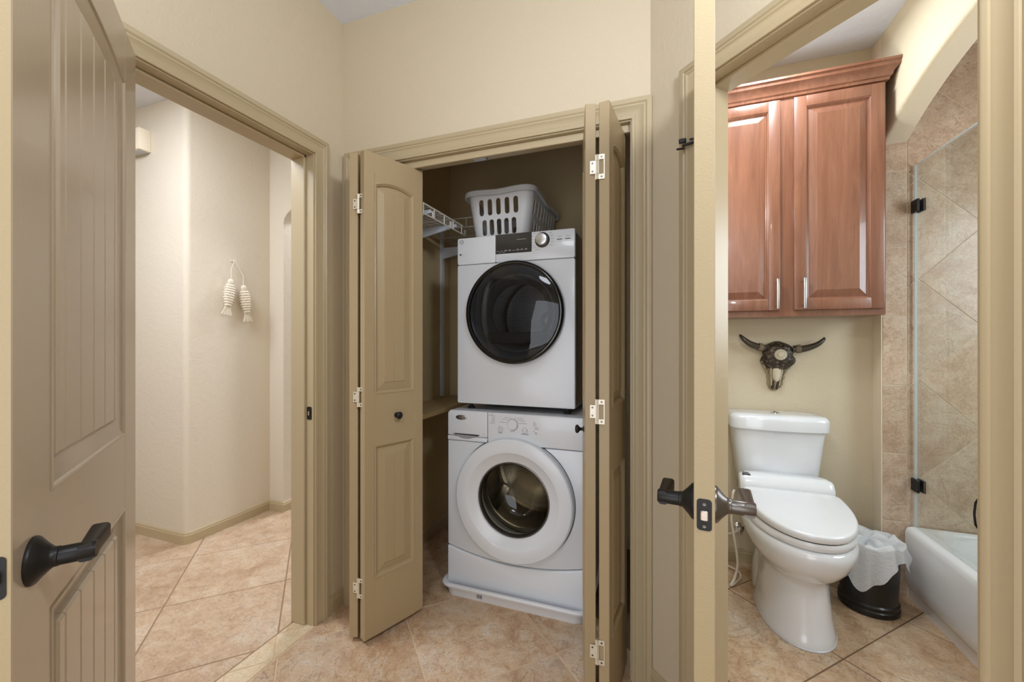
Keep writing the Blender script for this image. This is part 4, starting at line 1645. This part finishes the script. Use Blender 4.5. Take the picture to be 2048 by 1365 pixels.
# toilet
to = empty('toilet', (1.984, 1.05, 0.0), 0, 'white two-piece toilet with electronic bidet seat below the skull', 'toilet')
def egg(hw, yb, yf, z, n=40, p=2.5, yc=None):
    yc = yb+(yf-yb)*0.42 if yc is None else yc
    out = []
    for k in range(n):
        a = 2*PI*k/n
        ca, sa = math.cos(a), math.sin(a)
        if sa >= 0:      # back half
            e = 2.0/p
            x = hw*math.copysign(abs(ca)**e, ca)
            y = yc+(yb-yc)*abs(sa)**e
        else:
            x = hw*math.copysign(abs(ca)**0.95, ca)
            y = yc+(yf-yc)*abs(sa)**0.95
        out.append((x, y, z))
    return out
m = MB()
PY = -0.42
m.loft([egg(0.140, -0.20, -0.664, 0.0, p=3, yc=PY), egg(0.142, -0.198, -0.667, 0.012, p=3, yc=PY), egg(0.134, -0.205, -0.658, 0.030, p=3, yc=PY), egg(0.126, -0.20, -0.646, 0.10, p=3, yc=PY), egg(0.120, -0.20, -0.636, 0.18, p=3, yc=PY),
        egg(0.118, -0.19, -0.634, 0.225, p=3, yc=PY), egg(0.122, -0.18, -0.640, 0.255, p=3, yc=PY), egg(0.140, -0.16, -0.676, 0.278, p=3, yc=PY), egg(0.166, -0.13, -0.722, 0.310, p=3, yc=PY), egg(0.186, -0.11, -0.756, 0.348, p=3, yc=PY), egg(0.199, -0.10, -0.777, 0.388, p=3, yc=PY), egg(0.2015, -0.10, -0.784, 0.412, p=3, yc=PY), egg(0.199, -0.10, -0.781, 0.431, p=3, yc=PY), egg(0.190, -0.105, -0.770, 0.441, p=3, yc=PY)])
m.build('bowl', 'porc', to, smooth=50)
m = MB()
m.loft([egg(0.122, -0.14, -0.33, 0.0, p=5), egg(0.122, -0.14, -0.33, 0.03, p=5), egg(0.118, -0.145, -0.33, 0.12, p=4), egg(0.104, -0.15, -0.32, 0.175, p=4), egg(0.09, -0.12, -0.30, 0.22, p=4), egg(0.10, -0.06, -0.28, 0.34, p=4), egg(0.15, -0.04, -0.27, 0.44, p=4)])
m.build('trapway', 'porc', to, smooth=50)
m = MB()
m.loft([egg(0.1435, -0.197, -0.6695, 0.0, p=3, yc=PY), egg(0.1445, -0.196, -0.671, 0.004, p=3, yc=PY), egg(0.1415, -0.199, -0.666, 0.008, p=3, yc=PY)], False, False)
m.build('caulk_line', 'pale', to, smooth=50)
def rrs(hx, y0, y1, r, z, bow=0.0, n=6):
    out = []
    for p in rrect(-hx, hx, y0, y1, r, n):
        y = p[1]
        if y < (y0+y1)/2:
            y -= bow*(1-(p[0]/hx)**2)
        out.append((p[0], y, z))
    return out
def dens(ring):
    out = []
    n = len(ring)
    for i in range(n):
        a, b_ = Vector(ring[i]), Vector(ring[(i+1) % n])
        kk = 8 if i % 7 == 6 else 1
        for q in range(kk):
            out.append(tuple(a.lerp(b_, q/kk)))
    return out
def tank_ring(hx, y0, y1, r, z, bow):
    base = [(p[0], p[1]) for p in rrect(-hx, hx, y0, y1, r, 6)]
    base = dens([(p[0], p[1], 0) for p in base])
    out = []
    for x, y, _ in base:
        if y < (y0+y1)/2:
            y -= bow*(1-min(1, abs(x)/hx)**2)
        out.append((x, y, z))
    return out
m = MB()
m.loft([tank_ring(0.150, -0.175, -0.02, 0.05, 0.432, 0.015), tank_ring(0.168, -0.185, -0.015, 0.05, 0.455, 0.02), tank_ring(0.180, -0.188, -0.012, 0.04, 0.56, 0.02), tank_ring(0.2035, -0.192, -0.010, 0.035, 0.770, 0.022), tank_ring(0.204, -0.192, -0.010, 0.035, 0.788, 0.022)])
m.build('tank', 'porc', to, smooth=50)
m = MB()
m.loft([tank_ring(0.212, -0.202, -0.004, 0.035, 0.786, 0.024), tank_ring(0.219, -0.208, -0.002, 0.04, 0.790, 0.026), tank_ring(0.2205, -0.210, -0.001, 0.042, 0.838, 0.026), tank_ring(0.216, -0.205, -0.004, 0.042, 0.853, 0.026), tank_ring(0.204, -0.193, -0.012, 0.040, 0.8605, 0.026), tank_ring(0.150, -0.15, -0.04, 0.03, 0.8630, 0.02)])
m.build('tank_lid', 'porc', to, smooth=50)
m = MB()
m.lathe([(0.0, 0.0065), (0.019, 0.006), (0.021, 0.004), (0.021, 0.0)], c=(0.0, -0.115, 0.8625), n=32)
m.build('flush_button', 'chrome', to, smooth=40)
for s in (-1, 1):
    m = MB()
    m.tube([(s*0.003, -0.115+0.017*math.cos(a), 0.8690) for a in (0.25, 1.0, 1.57, 2.1, 2.9)], 0.0012, 5)
    m.build('button_split', 'darkpart_shade', to, smooth=40)
# bidet seat: base, seat ring, lid and rear housing
def tilt(ring, z0, zb, y_ref=-0.30, y_f=-0.76):
    return [(x, y, z+(zb-z0)*max(0, min(1.25, (y-y_f)/(y_ref-y_f)))) for x, y, z in ring]
def seat_ring(hw, yb, yf, z, n=48):
    return egg(hw, yb, yf, z, n, 6.0, yc=-0.44)
bs = 0.443
m = MB()
m.loft([seat_ring(0.187, -0.20, -0.764, bs), seat_ring(0.195, -0.20, -0.772, bs+0.006), tilt(seat_ring(0.195, -0.20, -0.774, bs+0.026), 0, 0.012), tilt(seat_ring(0.188, -0.20, -0.770, bs+0.032), 0, 0.012)])
m.build('seat', 'seat', to, smooth=50)
m = MB()
m.loft([tilt(seat_ring(0.186, -0.20, -0.768, bs+0.033), 0, 0.012), tilt(seat_ring(0.186, -0.20, -0.768, bs+0.039), 0, 0.014)])
m.build('seat_gap_shade', 'darkpart_shade', to, smooth=50)  # dark filler painting the shade between seat and lid
m = MB()
m.loft([tilt(seat_ring(0.1925, -0.342, -0.774, bs+0.038), 0, 0.018), tilt(seat_ring(0.196, -0.341, -0.778, bs+0.043), 0, 0.020), tilt(seat_ring(0.196, -0.342, -0.779, bs+0.060), 0, 0.030), tilt(seat_ring(0.1935, -0.343, -0.776, bs+0.065), 0, 0.031), tilt(seat_ring(0.1855, -0.35, -0.767, bs+0.068), 0, 0.031), tilt(seat_ring(0.10, -0.39, -0.66, bs+0.070), 0, 0.031)])
m.build('seat_lid', 'seat', to, smooth=50)
m = MB()
def house(hx, y0, y1, r, z):
    return [(q[0], y0+(q[1]-y0)*(1-0.36*min(1, abs(q[0])/0.196)**2), z) for q in dens([(a[0], a[1], 0) for a in rrect(-hx, hx, y0, y1, r, 6)])]
m.loft([house(0.186, -0.335, -0.214, 0.03, bs+0.0), house(0.194, -0.335, -0.212, 0.03, bs+0.02), house(0.196, -0.335, -0.212, 0.03, bs+0.098), house(0.195, -0.318, -0.213, 0.03, bs+0.124), house(0.190, -0.310, -0.217, 0.028, bs+0.133), house(0.170, -0.295, -0.228, 0.022, bs+0.139)])
ho = m.build('bidet_housing', 'seat', to, smooth=50)
m = MB()
m.prism([(-0.184, -0.306), (-0.148, -0.310), (-0.152, -0.272), (-0.178, -0.268)], bs+0.126, bs+0.1400, 'z', 0.001, 1)
m.build('sensor_window', 'blackg', ho)
m = MB()
for a in (-0.012, -0.006, 0.0, 0.006, 0.012):
    m.box(a-0.002, a+0.002, -0.266, -0.260, bs+0.1380, bs+0.1394)
m.build('badge_print', 'printl', ho, smooth=0)

# water hose / power cord of the seat, shut-off valve
def spline(pts, n=8):
    P = [Vector(p) for p in pts]
    out = []
    for i in range(len(P)-1):
        p0, p1, p2, p3 = P[max(i-1, 0)], P[i], P[i+1], P[min(i+2, len(P)-1)]
        for k in range(n):
            t = k/n
            out.append(0.5*((2*p1)+(-p0+p2)*t+(2*p0-5*p1+4*p2-p3)*t*t+(-p0+3*p1-3*p2+p3)*t**3))
    out.append(P[-1])
    return out
m = MB()
m.tube(spline([(1.776, 0.82, 0.47), (1.766, 0.80, 0.45), (1.760, 0.80, 0.33), (1.778, 0.80, 0.20), (1.788, 0.80, 0.10), (1.772, 0.79, 0.03), (1.752, 0.76, 0.009), (1.775, 0.79, 0.008), (1.812, 0.86, 0.007), (1.806, 0.92, 0.007), (1.76, 0.96, 0.007), (1.64, 1.02, 0.010)]), 0.0062, 8)
tag(m.build('bidet_cord', 'cordw', smooth=60), 'cream cord looping from the bidet seat down onto the floor', 'cord')
vv = empty('shutoff_valve', (1.83, 1.05, 0.185), 0, 'round chrome water shut-off valve on the wall behind the toilet', 'valve')
m = MB()
m.lathe([(0.0, -0.010), (0.012, -0.010), (0.026, -0.006), (0.031, 0.0)], axis='y', n=28)
m.build('escutcheon', 'chrome', vv, smooth=40)
m = MB()
m.tube([(0, 0, 0), (0, -0.045, 0)], 0.008, 10)
m.tube([(0, -0.045, -0.012), (0, -0.045, 0.020)], 0.010, 10)
m.build('valve_stem', 'chrome', vv, smooth=40)
m = MB()
m.tube(spline([(0, -0.048, 0.018), (-0.01, -0.06, 0.01), (-0.05, -0.08, -0.005), (-0.12, -0.08, -0.008), (-0.25, -0.07, 0.0)]), 0.0072, 8)
m.build('supply_hose', 'cordw', vv, smooth=60)

# buffalo skull
sk = empty('skull_ornament', (2.018, 1.05, 1.12), 0, 'dark tooled longhorn skull ornament with silver medallion above the toilet', 'wall ornament')
def skz(v):
    return 1.24-2.245*(v-682.5)/820-1.12
rowsk = [(683, 4, 0.020), (686, 12, 0.036), (690, 20, 0.048), (696, 26, 0.058), (704, 27, 0.064), (710, 25.5, 0.068), (717, 28.5, 0.068), (722, 30.5, 0.064), (728, 28, 0.060), (733, 22, 0.056), (738, 15, 0.050)]
m = MB()
rings = []
for v, hw, dp in rowsk:
    z = skz(v)
    wd = hw*2.245/820
    rings.append([(wd*math.copysign(abs(math.cos(a))**0.8, math.cos(a)), -max(0.001, dp*0.12)-dp*0.88*abs(math.sin(a))**0.8 if math.sin(a) > 0 else -0.002, z) for a in [2*PI*k/28 for k in range(28)]])
m.loft(rings)
m.build('cranium', 'skull', sk, smooth=60)
m = MB()
rings = []
for v, hw, dp in [(733, 17, 0.040), (741, 15, 0.040), (750, 13.5, 0.037), (762, 11.5, 0.032), (770, 10, 0.026), (777, 8.5, 0.020), (781, 5, 0.012)]:
    z = skz(v)
    wd = hw*2.245/820
    cx = -0.006-0.010*(v-733)/48
    rings.append([(cx+wd*math.cos(a), -0.002-dp*abs(math.sin(a)) if math.sin(a) > 0 else -0.001, z) for a in [2*PI*k/24 for k in range(24)]])
m.loft(rings)
m.build('muzzle', 'oldbone', sk, smooth=60)
for s_ in (-1, 1):
    m = MB()
    rings = []
    for v, hw in [(757, 0.5), (761, 2.6), (768, 3.2), (774, 3.0), (778, 1.6)]:
        z = skz(v)
        wd = hw*2.245/820
        cx = -0.006-0.010*(v-733)/48+s_*0.0100
        rings.append([(cx+wd*math.cos(a), -0.012-0.022*max(0, math.sin(a)), z) for a in [2*PI*k/14 for k in range(14)]])
    m.loft(rings)
    m.build('nostril', 'skull0', sk, smooth=60)
for s_ in (-1, 1):
    m = MB()
    pth = spline([(s_*0.070-0.004, -0.030, skz(722)), (s_*0.058-0.006, -0.020, skz(734)), (s_*0.040-0.008, -0.016, skz(746)), (s_*0.034-0.010, -0.012, skz(760)), (s_*0.026-0.014, -0.010, skz(776))], 6)
    m.tube(pth, [0.006+0.003*math.sin(k*1.3) for k in range(len(pth))], 8)
    m.build('cheek_bone', 'oldbone', sk, smooth=60)
m = MB()
rings = []
for v, hw in [(728, 3), (732, 6), (738, 7.3), (746, 7.6), (754, 6.8), (759, 5), (762, 2)]:
    z = skz(v)
    wd = hw*2.245/820
    cx = -0.008-0.003*(v-728)/34
    rings.append([(cx+wd*math.cos(a), -0.040-0.012*max(0, math.sin(a)), z) for a in [2*PI*k/20 for k in range(20)]])
m.loft(rings)
m.build('nose_bone', 'bone', sk, smooth=60)
for s, cx in ((-1, -0.036), (1, 0.018)):
    m = MB()
    for k in range(13):
        v = 735+k*2.9
        m.sphere((cx+(0.005 if s < 0 else -0.012)*k/12*1.0, -0.040+0.014*k/12, skz(v)), 0.0038, 8)
    m.build('bead_string', 'pearl', sk, smooth=60)
m = MB()
m.tube([(0.022*math.cos(a)+0.002, -0.072, skz(709)+0.022*math.sin(a)) for a in [2*PI*k/24 for k in range(24)]], 0.0035, 6, closed=True)
for k in range(20):
    a = 2*PI*k/20
    m.sphere((0.002+0.0265*math.cos(a), -0.070, skz(709)+0.0265*math.sin(a)), 0.0038, 8)
m.build('bead_ring', 'pearl', sk, smooth=60)
m = MB()
m.lathe([(0.0, -0.082), (0.010, -0.080), (0.018, -0.075), (0.021, -0.070), (0.021, -0.06)], c=(0.002, 0, skz(709)), axis='y', n=28)
for k in range(6):
    a = 2*PI*k/6
    m.sphere((0.002+0.012*math.cos(a), -0.0785, skz(709)+0.012*math.sin(a)), 0.005, 8, (1, 0.5, 1))
m.build('medallion', 'bone', sk, smooth=60)
for s in (-1, 1):
    m = MB()
    if s < 0:
        hp = [(-24, 697), (-36, 694), (-50, 688), (-60, 680), (-66, 673), (-68, 670)]
    else:
        hp = [(24, 698), (38, 698), (52, 694), (64, 688), (73, 680), (75, 676)]
    path = spline([((u)*2.245/820-0.0, -0.036-0.012*math.sin(PI*i/5), skz(v)) for i, (u, v) in enumerate(hp)], 5)
    rd = [0.0190*(1-(k/(len(path)-1))**1.7*0.80) for k in range(len(path))]
    m.tube(path, rd, 14)
    m.build('horn', 'horn', sk, smooth=60)
    m = MB()
    p0 = path[2]
    d = (path[6]-path[2]).normalized()
    for k in range(5):
        c_ = p0+d*(0.004+0.0042*k)
        u = d.cross(Vector((0, 1, 0))).normalized()
        v_ = d.cross(u)
        m.tube([c_+0.0198*(math.cos(a)*u+math.sin(a)*v_) for a in [2*PI*q/16 for q in range(16)]], 0.0028, 6, closed=True)
    m.build('horn_wrap', 'hornwrap', sk, smooth=60)
for s in (-1, 1):
    m = MB()
    m.sphere((s*0.074, -0.022, skz(720)), 0.012, 12, (0.7, 0.8, 1.3))
    m.build('eye_socket', 'blackg', sk, smooth=60)

# waste bin and its bag
bn = empty('waste_bin', (2.335, 0.822, 0.0), 0, 'black oval plastic waste bin beside the toilet', 'bin')
m = MB()
prof = [(0.104, 0.0), (0.107, 0.004), (0.107, 0.022), (0.103, 0.026), (0.103, 0.034), (0.106, 0.038), (0.106, 0.044), (0.100, 0.050), (0.101, 0.10), (0.108, 0.275), (0.111, 0.290), (0.107, 0.290), (0.103, 0.27), (0.096, 0.055), (0.0, 0.05)]
m.lathe(prof, n=56, sx=1.06, sy=1.04)
m.lathe([(0.0, 0.001), (0.104, 0.0)], n=56, sx=1.06, sy=1.04)
m.build('bucket', 'binp', bn, smooth=35)
bag = empty('bin_bag', (2.335, 0.822, 0.30), 0, 'crumpled translucent white bin bag draped over the black bin', 'bag')
m = MB()
n = 96
rnd = random.Random(3)
ph = [rnd.random()*6.28 for _ in range(12)]
def wob(a, f, p, am):
    return am*math.sin(f*a+ph[p])
rings = []
def skirt(a):
    # two points hang low: towards the viewer's lower left and towards the tub
    d1_ = math.cos(a-math.radians(243))
    d2_ = math.cos(a-math.radians(335))
    return 0.022+0.165*max(0, d1_)**4+0.085*max(0, d2_)**18+0.010*math.sin(5*a+1.0)+0.006*math.sin(11*a)
for t in (1.0, 0.8, 0.6, 0.4, 0.2, 0.05, -0.05):
    ring = []
    for k in range(n):
        a = 2*PI*k/n
        r = 0.123+0.010*t+(wob(a, 9, 0, 0.004)+wob(a, 17, 1, 0.003)+wob(a, 5, 2, 0.006))*(0.4+t)
        ring.append((r*math.cos(a)*1.06, r*math.sin(a)*1.04, -skirt(a)*max(t, 0)+0.012*(t < 0.1)+wob(a, 7, 3, 0.006)*(t < 0.3)+0.005))
    rings.append(ring)
for r0, zz, am in ((0.112, 0.024, 0.008), (0.103, 0.016, 0.008), (0.090, 0.000, 0.010), (0.068, 0.004, 0.016), (0.045, 0.012, 0.014), (0.02, 0.010, 0.010), (0.004, 0.012, 0.0)):
    ring = []
    for k in range(n):
        a = 2*PI*k/n
        r = r0+wob(a, 6, 4, 0.004)*(r0/0.11)
        ring.append((r*math.cos(a), r*math.sin(a), zz+wob(a, 4, 5, am)+wob(a, 9, 6, am*0.6)+wob(a, 15, 7, am*0.3)))
    rings.append(ring)
m.loft(rings, False, True)
m.build('film', 'film', bag, smooth=70)

# bathtub
tb = empty('bathtub', (2.5275, 0.2, 0.0), 0, 'white alcove bathtub with a plain front apron', 'bathtub')
m = MB()
L0, L1 = -0.758, 0.748
RZ = 0.348
# apron profile in x,z, extruded along y
ap = [(0.020, 0.0), (0.020, 0.052), (0.012, 0.060), (0.004, 0.075), (0.001, 0.12), (0.0, 0.318), (0.004, 0.334), (0.013, 0.344), (0.026, RZ), (0.070, RZ), (0.070, 0.0)]
m.prism(ap, L0, L1, 'y')
m.build('apron', 'tub', tb, smooth=50)
m = MB()
def tr(i, z, r):
    return [(p[0], p[1], z) for p in dens([(q[0], q[1], 0) for q in rrect(0.068+i, 0.757-i*0.6, L0+i*1.1, L1-i*1.1, r, 6)])]
m.loft([[(p[0], p[1], RZ-0.001) for p in dens([(q[0], q[1], 0) for q in rrect(0.03, 0.757, L0, L1, 0.004, 6)])],
        tr(0.004, RZ, 0.08), tr(0.012, RZ-0.004, 0.09), tr(0.022, RZ-0.02, 0.10), tr(0.045, 0.22, 0.11), tr(0.07, 0.12, 0.12), tr(0.11, 0.075, 0.12), tr(0.2, 0.07, 0.06)], False, True)
m.build('basin', 'tub', tb, smooth=60)

# glass panel with wall clamps
gl = empty('glass_panel', (2.567, 0.945, 0.349), 0, 'clear frameless glass shower panel standing on the tub rim', 'shower screen')
m = MB()
m.box(-0.005, 0.005, -0.80, 0.0, 0.002, 1.731)
m.build('pane', 'glass', gl, smooth=0)
m = MB()
m.box(-0.0052, 0.0052, -0.0015, 0.0018, 0.002, 1.732)
m.box(-0.0052, 0.0052, -0.80, 0.0, 1.7308, 1.7316)
m.build('polished_edge', 'gedge', gl, smooth=0)
for z, nm in ((1.532, 'clamp'), (0.205, 'clamp')):
    m = MB()
    for s in (-1, 1):
        m.box(s*0.0115-0.005, s*0.0115+0.005, -0.048, 0.006, z-0.029, z+0.029, 0.0015, 1)
    m.box(-0.014, 0.014, 0.002, 0.007, z-0.027, z+0.027)
    m.build(nm, 'bronze', gl, smooth=25)['label'] = 'square black clamp joining glass to tile'

for o in COL.objects:
    if o.parent is not None and o.name.split('.')[0] in ('panel_print', 'cycle_print', 'display_print', 'care_print', 'badge_print', 'print_mark', 'button_outline', 'bead_string', 'bead_ring', 'tail_fringe', 'wire_deck', 'lettering', 'screw', 'window_frame'):
        o['kind'] = 'stuff'
